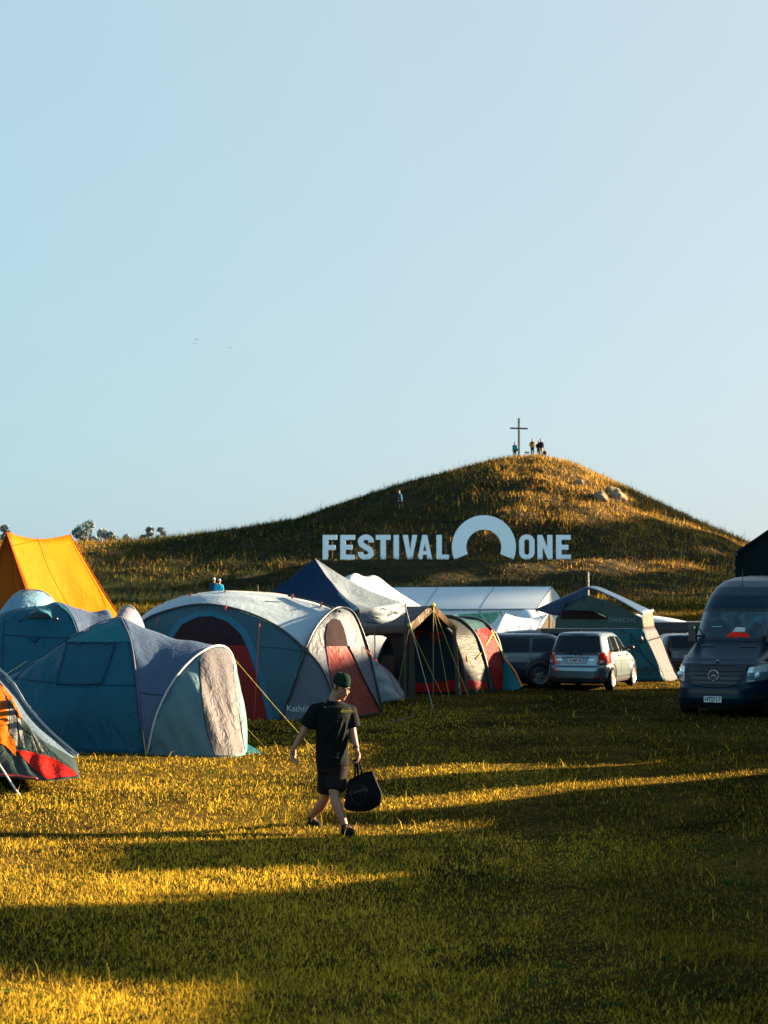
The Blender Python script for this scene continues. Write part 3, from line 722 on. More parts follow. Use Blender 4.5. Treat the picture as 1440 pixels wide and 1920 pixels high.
def car(name, label, cat, loc, rz, paint, sl, L, wheels, glass_rear=None, side_win=(), doors=(), n=5.0, group=None, wy=None, double=False, r=.32):
    e = empty(name, label, cat, loc, rz, group); B = Body(sl, n)
    B.mesh().build('body', paint, e, True)
    w = wy or B.at(.5)[2]
    for sg in (1, -1):
        for x in wheels:
            B.disc(x, r + .02, r * 1.2, sg, .003).build('wheel_arch', BLACK, e)
            m = MB(); m.tube(B.lip(x, r + .02, r * 1.22, sg), .026, 8); m.build('fender', paint, e, True)
            wheel(e, x, sg * (w + .006), r, sg, double=double)
        for q in side_win: B.patch(lambda a, z: B.side(a, z, sg), q, .008, 8, 5).build('window', GLASS, e, True)
        for x in doors:
            for xx in (x,):
                m = MB(); m.tube([B.side(xx, z, sg) for z in (.28, .45, .65, .85, B.door_top if hasattr(B, 'door_top') else .95)], .006, 4); m.build('door_seam', BLACK, e)
    return e, B
SILVER = mat('silver_paint', (.14, .195, .22), .30, .7, coat=.4, amt=.02)
DKBLUE = mat('dark_blue_paint', (.006, .014, .026), .25, .0, coat=.4, amt=.03)
DKGREY = mat('dark_grey_paint', (.005, .008, .010), .25, .0, coat=.3, amt=.03)

# silver hatchback seen from behind
sl = [(.17, .22, 3.72, .72), (.24, .08, 3.9, .80), (.36, .01, 3.97, .835), (.52, 0, 3.97, .845), (.60, .02, 3.95, .846), (.66, .07, 3.9, .845), (.78, .09, 3.75, .84), (.90, .12, 3.40, .825), (.98, .15, 3.02, .805), (1.10, .21, 2.80, .775), (1.30, .32, 2.52, .70), (1.42, .40, 2.30, .655), (1.49, .46, 2.05, .60), (1.52, .62, 1.75, .50), (1.535, 1.0, 1.4, .25)]
e, B = car('parked_hatchback', 'silver hatchback parked with its back to the camera and plate KLM318', 'car', (5.0, 47.75, 0), R(90 - 21), SILVER, sl, 3.97, (.78, 3.2), n=5.2, r=.31,
    side_win=[((.62, 1.0), (.98, .995), (1.02, 1.40), (.86, 1.39)), ((1.03, .99), (1.62, .985), (1.58, 1.41), (1.07, 1.41)), ((1.72, .985), (2.68, .985), (2.22, 1.36), (1.67, 1.41))], doors=(1.05, 1.68, 2.62))
RE = lambda y, z: B.end(y, z, -1)
B.patch(RE, [(-.66, .99), (.66, .99), (.55, 1.43), (-.55, 1.43)], .008, 14, 8).build('rear_window', GLASS, e, True)
B.patch(RE, [(-.70, .93), (.70, .93), (.68, .985), (-.68, .985)], .007, 14, 2).build('window_band', BLACK, e, True)
for sg in (-1, 1):
    t_ = B.patch(RE, [(sg * .58, .70), (sg * .82, .72), (sg * .795, 1.01), (sg * .66, 1.0)], .014, 8, 6).build('tail_light', REDL, e, True)
    B.patch(lambda a, z: B.side(a, z, sg), [(.16, .74), (.36, .78), (.42, .94), (.20, 1.0)], .012, 6, 6).build('lens', REDL, t_, True)
    B.patch(RE, [(sg * .62, .73), (sg * .72, .73), (sg * .71, .79), (sg * .63, .79)], .02, 3, 2).build('reversing_lens', CLEARL, t_, True)
    B.patch(RE, [(sg * .36, .795), (sg * .50, .795), (sg * .50, .815), (sg * .36, .815)], .014, 4, 1).build('badge', CHROME, e)
    B.patch(RE, [(sg * .52, .335), (sg * .70, .335), (sg * .70, .37), (sg * .52, .37)], .01, 4, 1).build('reflector', REDL, e)
m = MB()
for y0, y1, z0, z1 in ((-.62, .62, .625, .63), ):
    m.tube([RE(y0 + (y1 - y0) * i / 14, .632 - .0) for i in range(15)], .008, 4)
m.tube([RE(-.62, .632), RE(-.64, .8), RE(-.655, .93)], .007, 4); m.tube([RE(.62, .632), RE(.64, .8), RE(.655, .93)], .007, 4)
m.build('tailgate_seam', BLACK, e)
B.patch(RE, [(-.31, .70), (.31, .70), (.36, .86), (-.36, .86)], .007, 8, 4).build('plate_recess', mat('silver_pressing', (.11, .16, .18), .4, .6), e, True)
m = MB(); m.tube([RE(y, .875) + Vector((-.02, 0, 0)) for y in (-.37, -.2, 0, .2, .37)], [.012, .022, .024, .022, .012], 8); m.build('handle_bar', SILVER, e, True)
pl = B.patch(RE, [(-.18, .735), (.18, .735), (.18, .845), (-.18, .845)], .014, 2, 2).build('number_plate', PLATE, e)
q = RE(0, .79); text('plate_text', 'KLM318', .115, PLATE_T, q + Vector((-.022, 0, 0)), (0, -1, 0), (-1, 0, .12), pl, .002, .002, sx=.82)
m = MB(); m.tube([RE(-.14, 1.0) + Vector((-.02, 0, 0)), RE(-.05, .965) + Vector((-.035, 0, 0)), RE(.3, 1.0) + Vector((-.03, 0, 0))][::-1], .012, 5); m.cyl(RE(-.14, .955) + Vector((.0, 0, 0)), RE(-.14, .955) + Vector((-.05, 0, 0)), .025, 8); m.build('wiper', BLACK, e)
m = MB(); q = RE(0, .925)
m.tube([q + Vector((-.014, math.cos(a) * .05, math.sin(a) * .04)) for a in [6.2832 * i / 20 for i in range(21)]], .006, 5)
m.tube([q + Vector((-.016, -.045, .012)), q + Vector((-.016, -.02, -.004)), q + Vector((-.016, 0, -.02)), q + Vector((-.016, .02, -.004)), q + Vector((-.016, .045, .012))], .005, 5); m.build('emblem', CHROME, e)
B.patch(RE, [(-.70, .19), (.70, .19), (.74, .335), (-.74, .335)], .008, 12, 4).build('lower_bumper', TRIM, e, True)
m = MB(); m.tube([RE(y, .345) + Vector((-.008, 0, 0)) for y in (-.5, -.25, 0, .25, .5)], .007, 5); m.build('bumper_strip', CHROME, e)
for sg in (-1, 1):
    B.patch(lambda a, z: B.side(a, z, sg), [(1.12, .19), (2.82, .19), (2.80, .30), (1.14, .30)], .008, 10, 2).build('sill', TRIM, e, True)
    for x in (1.5, 2.42):
        m = MB(); q = B.side(x, .90, sg); m.tube([q + Vector((-.08, sg * .004, 0)), q + Vector((-.04, sg * .04, .003)), q + Vector((.05, sg * .04, .003)), q + Vector((.09, sg * .004, 0))], .014, 6); m.build('door_handle', SILVER, e, True)
    m = MB(); q = B.side(2.66, 1.03, sg); m.sphere(q + Vector((.02, sg * .13, .05)), (.055, .11, .075), 12, 8); m.tube([q, q + Vector((.02, sg * .08, .03))], .02, 6); m.build('wing_mirror', BLACK, e, True)
m = MB(); m.tube([(.75, 0, 1.51), (.66, 0, 1.60)], [.012, .004], 6); m.sphere((.76, 0, 1.515), (.03, .025, .015), 8, 6); m.build('antenna', BLACK, e)
B.patch(RE, [(-.20, 1.445), (.20, 1.445), (.19, 1.475), (-.19, 1.475)], .006, 6, 2).build('brake_light', TRIM, e, True)
hatch = e

# dark estate car seen from its side
sl = [(.18, .2, 4.5, .74), (.3, .04, 4.66, .86), (.5, 0, 4.7, .88), (.7, .03, 4.62, .88), (.85, .07, 4.45, .87), (.95, .10, 3.75, .85), (1.15, .22, 3.35, .76), (1.35, .38, 3.0, .69), (1.42, .5, 2.8, .62), (1.455, .8, 2.4, .4)]
e, B = car('parked_estate_car', 'dark blue estate car parked side-on with multi-spoke wheels, left of the silver hatchback', 'car', (5.15, 50.2, 0), R(180 + 4), DKBLUE, sl, 4.7, (1.0, 3.75), n=6, r=.345, double=True,
    side_win=[((.42, .98), (1.2, .97), (1.15, 1.33), (.6, 1.33)), ((1.27, .97), (2.25, .96), (2.2, 1.35), (1.25, 1.35)), ((2.32, .96), (3.4, .96), (2.9, 1.33), (2.27, 1.35))], doors=(1.24, 2.28, 3.3))
for sg in (-1, 1):
    for x in (1.95, 2.98):
        m = MB(); q = B.side(x, .83, sg); m.tube([q + Vector((-.12, sg * .006, 0)), q + Vector((-.06, sg * .045, .003)), q + Vector((.07, sg * .045, .003)), q + Vector((.13, sg * .006, 0))], .014, 6); m.build('door_handle', CHROME, e, True)
    m = MB(); m.tube([B.side(x, 1.42, sg) + Vector((0, -sg * .05, .03)) for x in (.7, 1.2, 1.8, 2.3)], .015, 6); m.build('roof_rail', CHROME, e)
    m = MB(); q = B.side(3.2, 1.0, sg); m.sphere(q + Vector((.02, sg * .13, .04)), (.055, .11, .075), 12, 8); m.build('wing_mirror', BLACK, e, True)
    m = B.patch(lambda y, z: B.end(y, z, -1), [(sg * .55, .75), (sg * .85, .76), (sg * .82, .95), (sg * .62, .95)], .012, 6, 4); m.build('tail_light', REDL, e, True)
    m = B.patch(lambda y, z: B.end(y, z, 1), [(sg * .45, .62), (sg * .86, .64), (sg * .84, .76), (sg * .45, .72)], .012, 6, 4); m.build('headlight', CLEARL, e, True)
B.patch(lambda y, z: B.end(y, z, 1), [(-.62, .97), (.62, .97), (.52, 1.36), (-.52, 1.36)], .008, 12, 6).build('windscreen', GLASS, e, True)
estate = e

# dark hatchback behind the roof tent, only its back shows
sl = [(.18, .2, 3.8, .74), (.3, .03, 3.95, .83), (.55, 0, 3.97, .85), (.62, .05, 3.9, .85), (.85, .10, 3.5, .84), (.93, .14, 3.1, .82), (1.15, .26, 2.8, .72), (1.26, .34, 2.5, .66), (1.31, .45, 2.2, .58), (1.34, .8, 1.7, .35)]
e, B = car('parked_dark_hatchback', 'black hatchback with pale roof edge, its back half hidden by the van', 'car', (P(1288, 1200, 55).x, 54.5, gz(9, 55)), R(88), DKGREY, sl, 3.97, (.8, 3.2), n=5, r=.31,
    side_win=[((.5, .97), (1.5, .96), (1.5, 1.24), (.7, 1.24)), ((1.6, .96), (2.7, .96), (2.3, 1.22), (1.6, 1.24))], doors=(1.0, 1.6))
RE = lambda y, z: B.end(y, z, -1)
B.patch(RE, [(-.64, .93), (.64, .93), (.52, 1.27), (-.52, 1.27)], .008, 14, 8).build('rear_window', GLASS, e, True)
m = MB(); m.tube([RE(-.60 + 1.2 * i / 14, 1.275 + .028 * math.sin(math.pi * i / 14)) + Vector((.03, 0, .005)) for i in range(15)], [.012] + [.028] * 13 + [.012], 8); m.build('spoiler', mat('pale_roof_edge', (.45, .50, .53), .5, amt=.3, scale=30), e, True)  # pale mottled grey strip along the roof edge
pl = B.patch(RE, [(-.18, .60), (.18, .60), (.18, .71), (-.18, .71)], .014, 2, 2).build('number_plate', PLATE, e)
text('plate_text', 'DGG674', .115, PLATE_T, RE(0, .655) + Vector((-.024, 0, 0)), (0, -1, 0), (-1, 0, .1), pl, .002, .002, sx=.8)
for sg in (-1, 1): B.patch(RE, [(sg * .6, .68), (sg * .82, .7), (sg * .8, .9), (sg * .66, .9)], .012, 6, 4).build('tail_light', mat('dim_red_lamp', (.09, .006, .006), .2, coat=1), e, True)
m = MB(); q = RE(0, .78); m.tube([q + Vector((-.014, math.cos(a) * .055, math.sin(a) * .03)) for a in [6.2832 * i / 20 for i in range(21)]], .006, 5); m.build('emblem', CHROME, e)
m = MB(); m.tube([(.55, 0, 1.33), (.52, 0, 1.39)], [.02, .004], 6); m.build('antenna', BLACK, e)
dark_hatch = e

# high-roof van at the right edge
sl = [(.20, .12, 5.72, .80), (.30, .04, 5.86, .93), (.42, 0, 5.93, .965), (.62, 0, 5.92, .975), (.70, 0, 5.86, .98), (.92, 0, 5.80, .985), (1.12, 0, 5.66, .985), (1.22, 0, 5.46, .98), (1.36, 0, 5.06, .975), (1.48, 0, 4.78, .965), (1.56, 0, 4.66, .96), (1.80, .01, 4.46, .945), (2.10, .02, 4.24, .92), (2.32, .03, 4.06, .895), (2.52, .04, 3.82, .86), (2.70, .06, 3.50, .80), (2.84, .10, 3.12, .70), (2.92, .18, 2.7, .55), (2.96, .4, 2.3, .3)]
VB = Body(sl, 4.6)
VYAW = R(-90 - 27)
fc = P(1338, 1300, 37.2)
vd = Vector((math.cos(VYAW), math.sin(VYAW), 0)); vx = fc.x - vd.x * 5.86; vy = 37.2 - vd.y * 5.86
e = empty('parked_van', 'dark high-roof van with star emblem on its grille and plate HTJ717', 'van', (vx, vy, -.03), VYAW)
VP = mat('van_paint', (.002, .016, .028), .32, .0, coat=.0, spec=.22, amt=.04)
VB.mesh(60, 96).build('body', VP, e, True)
FR = lambda y, z: VB.end(y, z, 1)
for sg in (1, -1):
    for x in (1.05, 4.75):
        VB.disc(x, .38, .44, sg, .003).build('wheel_arch', BLACK, e); wheel(e, x, sg * .985, .35, sg, .24, 5)
VB.patch(FR, [(-.86, 1.56), (.86, 1.56), (.80, 2.20), (-.80, 2.20)], .010, 20, 10).build('windscreen_seal', BLACK, e, True)
# clear glass set over a modelled cab: the dash with what lies on it
def glassmat():
    m, nt, b = nodes('windscreen_glass'); b.inputs['Base Color'].default_value = (.02, .07, .09, 1); b.inputs['Roughness'].default_value = .05
    b.inputs['Specular IOR Level'].default_value = .8
    tc = nt.nodes.new('ShaderNodeTexCoord'); n = nt.nodes.new('ShaderNodeTexNoise'); n.inputs['Scale'].default_value = 2.2; n.inputs['Detail'].default_value = 3; n.inputs['Distortion'].default_value = 1.2; nt.links.new(tc.outputs['Object'], n.inputs[0])
    cr_ = nt.nodes.new('ShaderNodeValToRGB'); cr_.color_ramp.elements[0].position = .45; cr_.color_ramp.elements[1].position = .7; cr_.color_ramp.elements[0].color = (.006, .016, .022, 1); cr_.color_ramp.elements[1].color = (.03, .09, .11, 1)
    nt.links.new(n.outputs[0], cr_.inputs[0]); nt.links.new(cr_.outputs[0], b.inputs['Base Color']); return m
VB.patch(FR, [(-.82, 1.60), (.82, 1.60), (.765, 2.16), (-.765, 2.16)], .016, 20, 10).build('windscreen', glassmat(), e, True)
VB.patch(FR, [(-.12, 1.63), (.42, 1.63), (.34, 1.72), (.0, 1.74)], .021, 8, 4).build('red_cloth', mat('red_cloth', (.62, .02, .01), .8), e, True)
VB.patch(FR, [(.02, 1.745), (.28, 1.74), (.28, 1.83), (.07, 1.84)], .021, 5, 4).build('dash_box', mat('cream_box', (.42, .44, .40), .7), e, True)
VB.patch(FR, [(-.46, 1.835), (-.24, 1.84), (-.24, 1.86), (-.46, 1.855)], .021, 5, 2).build('sticker', mat('pale_card', (.10, .33, .38), .6), e, True)
VB.patch(FR, [(-.88, 2.205), (.88, 2.205), (.86, 2.235), (-.86, 2.235)], .008, 20, 2).build('roof_seam', BLACK, e, True)
# grille with rim, slats and emblem
VB.patch(FR, [(-.48, .70), (.48, .70), (.62, 1.075), (-.62, 1.075)], .012, 20, 8).build('grille', BLACK, e, True)
m = MB()
m.tube([FR(y, z) + Vector((.018, 0, 0)) for y, z in [(-.62, 1.08), (-.60, .95), (-.54, .78), (-.44, .70), (-.2, .665), (0, .655), (.2, .665), (.44, .70), (.54, .78), (.60, .95), (.62, 1.08), (.3, 1.10), (0, 1.105), (-.3, 1.10), (-.62, 1.08)]], .018, 6); m.build('grille_frame', TRIM, e, True)
m = MB()
for z in (.79, .885, .98):
    m.tube([FR(y * (.5 + .1 * (z - .7) / .3), z) + Vector((.02, 0, 0)) for y in (-1, -.6, -.2, .2, .6, 1)], .022, 6, flat=.6)
m.build('grille_slats', mat('slat_grey', (.02, .024, .028), .35), e, True)
m = MB(); q = FR(0, .885) + Vector((.055, 0, 0))
m.tube([q + Vector((0, math.cos(a) * .105, math.sin(a) * .105)) for a in [6.2832 * i / 36 for i in range(37)]], .0075, 6)
for k in range(3):
    a = math.pi / 2 + k * 2.0944; d = Vector((0, math.cos(a), math.sin(a))); w_ = Vector((0, -d.z, d.y))
    m.add([q + w_ * .016, q - w_ * .016, q + d * .1, q + Vector((.012, 0, 0))], [(0, 3, 2), (3, 1, 2), (0, 2, 1)])
m.build('star_emblem', CHROME, e)
m = MB(); m.sphere(FR(0, 1.17) + Vector((.0, 0, .01)), (.05, .03, .012), 10, 6); m.build('bonnet_badge', CHROME, e, True)
for sg in (-1, 1):
    h = VB.patch(FR, [(sg * .63, .74), (sg * .93, .80), (sg * .945, 1.13), (sg * .66, 1.04)], .012, 12, 8).build('headlight', mat('lamp_dark', (.10, .17, .20), .12, coat=1), e, True)
    VB.patch(FR, [(sg * .65, .93), (sg * .94, .96), (sg * .945, 1.12), (sg * .67, 1.035)], .018, 10, 3).build('lens', CLEARL, h, True)
    m = MB(); q = FR(sg * .80, .89); nn = Vector((.8, sg * .5, 0)).normalized(); m.cyl(q - nn * .02, q + nn * .02, .075, 18); m.sphere(q + nn * .02, .062, 14, 8); m.build('reflector', CLEARL, h, True)
    VB.patch(FR, [(sg * .66, .76), (sg * .76, .77), (sg * .76, .79), (sg * .66, .785)], .02, 3, 1).build('indicator', CLEARL, h, True)
    VB.patch(FR, [(sg * .22, 1.44), (sg * .62, 1.44), (sg * .60, 1.49), (sg * .27, 1.49)], .012, 6, 2).build('bonnet_vent', BLACK, e, True)
    VB.patch(FR, [(sg * .70, .42), (sg * .9, .42), (sg * .9, .53), (sg * .70, .52)], .01, 5, 3).build('fog_recess', BLACK, e, True)
    m = MB(); q = VB.side(4.5, 1.66, sg); m.tube([q, q + Vector((.02, sg * .14, 0))], .03, 6); m.box(q + Vector((.03, sg * .22, .05)), (.12, .17, .36)); m.build('wing_mirror', BLACK, e, bevel=.03)
    VB.patch(lambda a, z: VB.side(a, z, sg), [(3.35, 1.5), (4.5, 1.42), (4.2, 2.05), (3.4, 2.08)], .008, 8, 5).build('window', GLASS, e, True)
    VB.patch(lambda a, z: VB.side(a, z, sg), [(.4, .55), (4.1, .55), (4.1, .66), (.4, .66)], .01, 10, 2).build('side_moulding', TRIM, e, True)
VB.patch(FR, [(-.52, .52), (.52, .52), (.50, .60), (-.50, .60)], .008, 14, 3).build('air_intake', BLACK, e, True)
VB.patch(FR, [(-.78, .21), (.78, .21), (.84, .30), (-.84, .30)], .008, 14, 3).build('lower_bumper', TRIM, e, True)
pl = MB(); q = FR(0, .40) + Vector((.012, 0, 0)); pl.box(q, (.01, .37, .125)); pl = pl.build('number_plate', PLATE, e, bevel=.004)
text('plate_text', 'HTJ717', .125, PLATE_T, q + Vector((.008, 0, -.002)), (0, 1, 0), (1, 0, 0), pl, .002, .003, sx=.86)
m = MB(); m.tube([(3.3, -.1, 2.74), (3.27, -.1, 3.1)], [.012, .003], 6); m.sphere((3.3, -.1, 2.74), (.09, .05, .04), 10, 6); m.build('roof_antenna', BLACK, e)
van = e

# trailer with a board on top, behind the dark hatchback
tx = P(1268, 1180, 63); e = base('box_trailer', 'plain dark box trailer beneath the white board, behind the black hatchback', 'trailer', (tx.x, 64, gz(10, 64)))
zt = P(1268, 1177.5, 62).z; x0, x1 = P(1215, 1177, 62).x, P(1345, 1177, 62).x
m = MB(); m.box(((x0 + x1) / 2, 63.4, (zt + .55) / 2 + .15), (x1 - x0, 2.6, zt - .45)); m.build('cargo_box', mat('trailer_dark', (.008, .014, .018), .5), e, bevel=.03)
for xx in (x0 + .5, x1 - .5):
    m = MB(); m.cyl((xx, 62.0, .42), (xx, 62.2, .42), .32, 20); m.build('wheel', TYRE, e)
m = MB()
m.box(((x0 + x1) / 2, 62.08, zt - .05), (x1 - x0 - .02, .06, .06)); m.build('edge_rail', TRIM, e)
bx = base('upturned_board', 'long white upturned board with a yellow-green rim and cream nose on the dark trailer', 'board', ((x0 + x1) / 2, 63, zt))
rows = []
xa, xb = P(1205, 1177, 62).x, P(1312, 1170, 62).x
for i in range(15):
    t = i / 14; x = lerp(xa - 1.2, xb, t); hh = .47 * math.sin(math.pi * min(1, .42 + t * .56)) ** .6 * (1 if t < .97 else .55); ww = .55 * (1 - max(0, (t - .6) / .4) ** 2.4 * .75)
    rows.append([Vector((x, 63 - ww * math.cos(a), zt + .012 + hh * math.sin(a))) for a in [math.pi * k / 12 for k in range(13)]])
v_, f_ = surf(rows, 13, 30); obj('hull', v_, f_, mat('board_white', (.50, .54, .56), .35, amt=.04), bx)
sk = Skin((v_, f_))
m = MB(); m.tube(sk.line([(1302, 1176.5), (1304, 1171), (1308, 1168.5), (1311, 1172)], 12), .018, 6); m.tube(sk.line([(1216, 1167), (1229, 1168), (1243, 1172), (1256, 1177)], 14), .016, 6); m.build('rim', mat('board_rim', (.35, .42, .05), .5), bx)
v_, f_ = sk.panel([(1303, 1177), (1305, 1171), (1309, 1170), (1311.5, 1173), (1312, 1177)], .006, 3); obj('nose_patch', v_, f_, mat('board_nose', (.62, .52, .36), .5), bx)

# ---------------------------------------------------------------- tents
YELLOW = mat('yellow_cord', (.55, .38, .03), .6); WHITE_C = mat('white_cord', (.35, .36, .36), .7); RED_C = mat('red_cord', (.45, .03, .03), .6)
def ropes(parent, lst, m_, r=.0065, name='guy_rope'):
    for a, b in lst:
        m = MB(); mid = (Vector(a) + Vector(b)) / 2 - Vector((0, 0, (Vector(a) - Vector(b)).length * .006)); m.tube([a, mid, b], r, 5); m.build(name, m_, parent)
def seams(parent, sk, lines, m_=None, r=.008, name='seam', n=24, off=.008):
    for l in lines:
        m = MB(); m.tube(sk.line(l, n, off), r, 5); m.build(name, m_ or BLACK, parent, True)
def panel(parent, sk, name, poly, m_, off=.012, step=7, curve=False):
    v, f = sk.panel(poly, off, step, curve); return obj(name, v, f, m_, parent)
def G(px, Y, dz=0): x = (px - 720) / F * Y; return Vector((x, Y, gz(x, Y) + dz))

# --- orange ridge tent
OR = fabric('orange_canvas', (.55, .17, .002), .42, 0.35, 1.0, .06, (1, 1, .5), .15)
A, Bk = P(12, 998, 41), P(130, 1002, 43.4)
e = base('orange_ridge_tent', 'large bright orange canvas ridge tent towering behind the blue tents', 'tent', (A.x, 42, 0))
mid = [A.lerp(Bk, t) - Vector((0, 0, .13 * math.sin(math.pi * t))) for t in (0, .25, .5, .75, 1)]
eN = [Vector((A.x + 1.75, A.y - 1.0, .15)), Vector((A.x + 2.3, A.y - .55, .12)), Vector((A.x + 2.8, A.y + .2, .1)), Vector((A.x + 3.4, A.y + .8, .1)), Vector((Bk.x + 2.85, Bk.y - 1.2, .1))]
eF = [Vector((A.x - 2.0, A.y + 1.0, .1)), Vector((A.x - 1.5, A.y + 1.4, .1)), Vector((A.x - 1.0, A.y + 1.9, .1)), Vector((A.x - .6, A.y + 2.4, .1)), Vector((Bk.x - 2.0, Bk.y + 1.2, .1))]
def drop(a, b): 
    o = []
    for i in range(5): o.append([a[i].lerp(b[i], t) - Vector((0, 0, .22 * math.sin(math.pi * t) * (1 + .3 * (i == 2)))) for t in (0, .33, .66, 1)])
    return o
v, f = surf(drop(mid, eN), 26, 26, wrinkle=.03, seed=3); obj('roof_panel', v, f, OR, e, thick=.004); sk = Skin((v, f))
seams(e, sk, [[(70, 1006), (88, 1060), (112, 1108), (130, 1138)], [(131, 1010), (160, 1062), (185, 1105), (200, 1140)]], mat('orange_seam', (.42, .12, .004), .7), .006)
m = MB(); m.tube([r_ for r_ in crom(drop(mid, eN)[4], 16)], .022, 5); m.tube([r_ for r_ in crom(drop(mid, eN)[0], 16)], .016, 5); m.build('hem', mat('orange_hem', (.36, .06, .01), .7), e)
v, f = surf(drop(mid, eF), 20, 16, wrinkle=.03, seed=4); obj('roof_panel', v, f, OR, e, thick=.004)
g0 = [A, A.lerp(eN[0], .33) - Vector((0, 0, .19)), A.lerp(eN[0], .66) - Vector((0, 0, .19)), eN[0]]; g1 = [A, A.lerp(eF[0], .33) - Vector((0, 0, .19)), A.lerp(eF[0], .66) - Vector((0, 0, .19)), eF[0]]
ga = [[a.lerp(b, t) + Vector((.12, .12, 0)) * math.sin(math.pi * t) for a, b in zip(g0, g1)] for t in (0, .25, .5, .75, 1)]
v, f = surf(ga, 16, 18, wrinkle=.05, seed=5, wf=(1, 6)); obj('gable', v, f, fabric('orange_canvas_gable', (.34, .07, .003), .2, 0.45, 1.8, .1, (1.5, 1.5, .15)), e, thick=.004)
v, f = surf([[mid[4], mid[4].lerp(eN[4], .33) - Vector((0, 0, .19)), mid[4].lerp(eN[4], .66) - Vector((0, 0, .19)), eN[4]], [mid[4], mid[4].lerp(eF[4], .33) - Vector((0, 0, .19)), mid[4].lerp(eF[4], .66) - Vector((0, 0, .19)), eF[4]]], 12, 8); obj('gable', v, f, OR, e, thick=.004)
for q_ in (A.lerp(Bk, .15), A.lerp(Bk, .85)):
    m = MB(); m.cyl(q_ + Vector((0, 0, -.15)), (q_.x, q_.y, 0), .03, 8); m.build('pole', mat('steel_pole', (.3, .3, .3), .4, .8), e)

# --- blue tunnel tents (two of the same make) and the pale one behind
BLUE = fabric('blue_tent_cloth', (.010, .072, .11), .10, 0.8, 1.4, .1, (1, 1, .5), .35)
SADDLE = fabric('blue_cloth_lit', (.055, .085, .14), .12, 0.3, 1.4, .1, (1, 1, .5), .35)  # blue tent cloth again, with its sunlit lilac mixed into the colour
TEAL = fabric('teal_tent_cloth', (.016, .125, .145), .12, 0.5, 1.2, .08, (1, 1, .5), .3)
LILAC = fabric('lilac_grey_cloth', (.16, .16, .21), .15, 0.3, 1.6, .06, (1, 1, .4), .3)
LTEAL = fabric('light_teal_cloth', (.075, .145, .165), .12, 0.35, 2.4, .08, (2, 2, .3), .3)
DOORG = fabric('door_grey_cloth', (.105, .10, .105), .15, 0.4, 2.2, .06, (2, 2, .2), .2)
e = base('blue_tunnel_tent', 'nearest blue tunnel tent with a dark window patch and a pale door wall facing right', 'tent', G(225, 29.5))
N, Fp, Ap = P(275, 1419, 27.9), P(450, 1393, 30.4), P(406, 1212, 29.1)
r0 = [P(-70, 1392, 28.6), P(-62, 1340, 29.2), P(-55, 1320, 29.9), P(-50, 1340, 30.8), P(-45, 1388, 31.2)]
r1 = [P(62, 1408, 28.2), P(38, 1320, 28.6), P(66, 1238, 29.5), P(62, 1290, 31.0), P(62, 1386, 31.4)]
r1b = [P(160, 1414, 28.0), P(140, 1300, 28.25), P(150, 1185, 29.5), P(150, 1250, 31.0), P(150, 1386, 31.5)]
H1 = [N, P(258, 1310, 28.05), P(247, 1215, 28.6), P(225, 1157, 29.6), P(218, 1230, 31.0), P(232, 1387, 31.4)]
Mi = [N, P(278, 1320, 28.0), P(292, 1240, 28.5), P(312, 1192, 29.4), P(325, 1240, 30.6), P(335, 1390, 31.0)]
H2 = [N, P(298, 1330, 27.95), P(345, 1252, 28.35), Ap, P(440, 1245, 29.9), Fp]
v1, f1 = surf([r0, r1, r1b, H1], 44, 36, wrinkle=.07, seed=1, wf=(4, 7)); obj('flysheet', v1, f1, BLUE, e, thick=.003)
v2, f2 = surf([H1, Mi, H2], 30, 16, wrinkle=.03, seed=2); obj('saddle_panel', v2, f2, SADDLE, e, thick=.003)
sk = Skin((v1, f1), (v2, f2))
panel(e, sk, 'upper_panel', [(96, 1225), (112, 1214), (150, 1192), (190, 1172), (222, 1162), (236, 1182), (245, 1204), (200, 1205), (150, 1205), (122, 1206)], TEAL, .012, 9)
WF = fabric('window_flap', (.012, .065, .10), .1, 0.45, 2.5, .1)
w_ = panel(e, sk, 'window_flap', [(126, 1206), (216, 1206), (190, 1282), (106, 1283)], WF, .018, 7)
for l in ([(126, 1206), (170, 1206), (216, 1206)], [(126, 1206), (116, 1245), (106, 1283)], [(216, 1206), (204, 1245), (190, 1282)], [(106, 1283), (150, 1284), (190, 1282)]):
    m = MB(); m.tube(sk.line(l, 10, .03), .012, 5); m.build('trim', mat('window_edge', (.015, .05, .085), .8), w_, True)
for x, y in ((151, 1208), (199, 1208)):
    m = MB(); m.sphere(sk.hit(x, y, .03)[0], .025, 8, 6); m.build('toggle', BLACK, w_)
seams(e, sk, [[(28, 1272), (90, 1279), (170, 1284), (254, 1285)], [(260, 1298), (285, 1302), (312, 1304)], [(20, 1280), (66, 1240), (110, 1210), (150, 1186), (190, 1166), (224, 1157)]], mat('tent_seam', (.015, .045, .07), .7), .008)
seams(e, sk, [[(226, 1157), (244, 1200), (254, 1260), (262, 1330), (272, 1410)]], mat('sleeve', (.02, .03, .07), .6), .018, 'pole_sleeve')
wallb = [N, P(330, 1421, 27.8), P(372, 1421, 27.75), P(418, 1421, 27.8), P(462, 1416, 28.4), Fp]
wallt = [N, P(298, 1330, 27.95), P(345, 1252, 28.35), P(405, 1213, 29.1), P(441, 1245, 29.9), Fp]
wm1 = [N, P(312, 1345, 27.85), P(356, 1290, 28.0), P(410, 1290, 28.35), P(452, 1320, 29.0), Fp]
v3, f3 = surf([wallb, wm1, wallt], 60, 26, wrinkle=.085, seed=9, wf=(14, 1.2)); obj('vestibule_wall', v3, f3, LTEAL, e, thick=.003)
s3 = Skin((v3, f3))
panel(e, s3, 'door', [(375, 1236), (384, 1222), (404, 1215), (424, 1218), (434, 1232), (437, 1260), (444, 1310), (455, 1412), (430, 1417), (403, 1417), (388, 1370), (378, 1300)], DOORG, .02, 5)
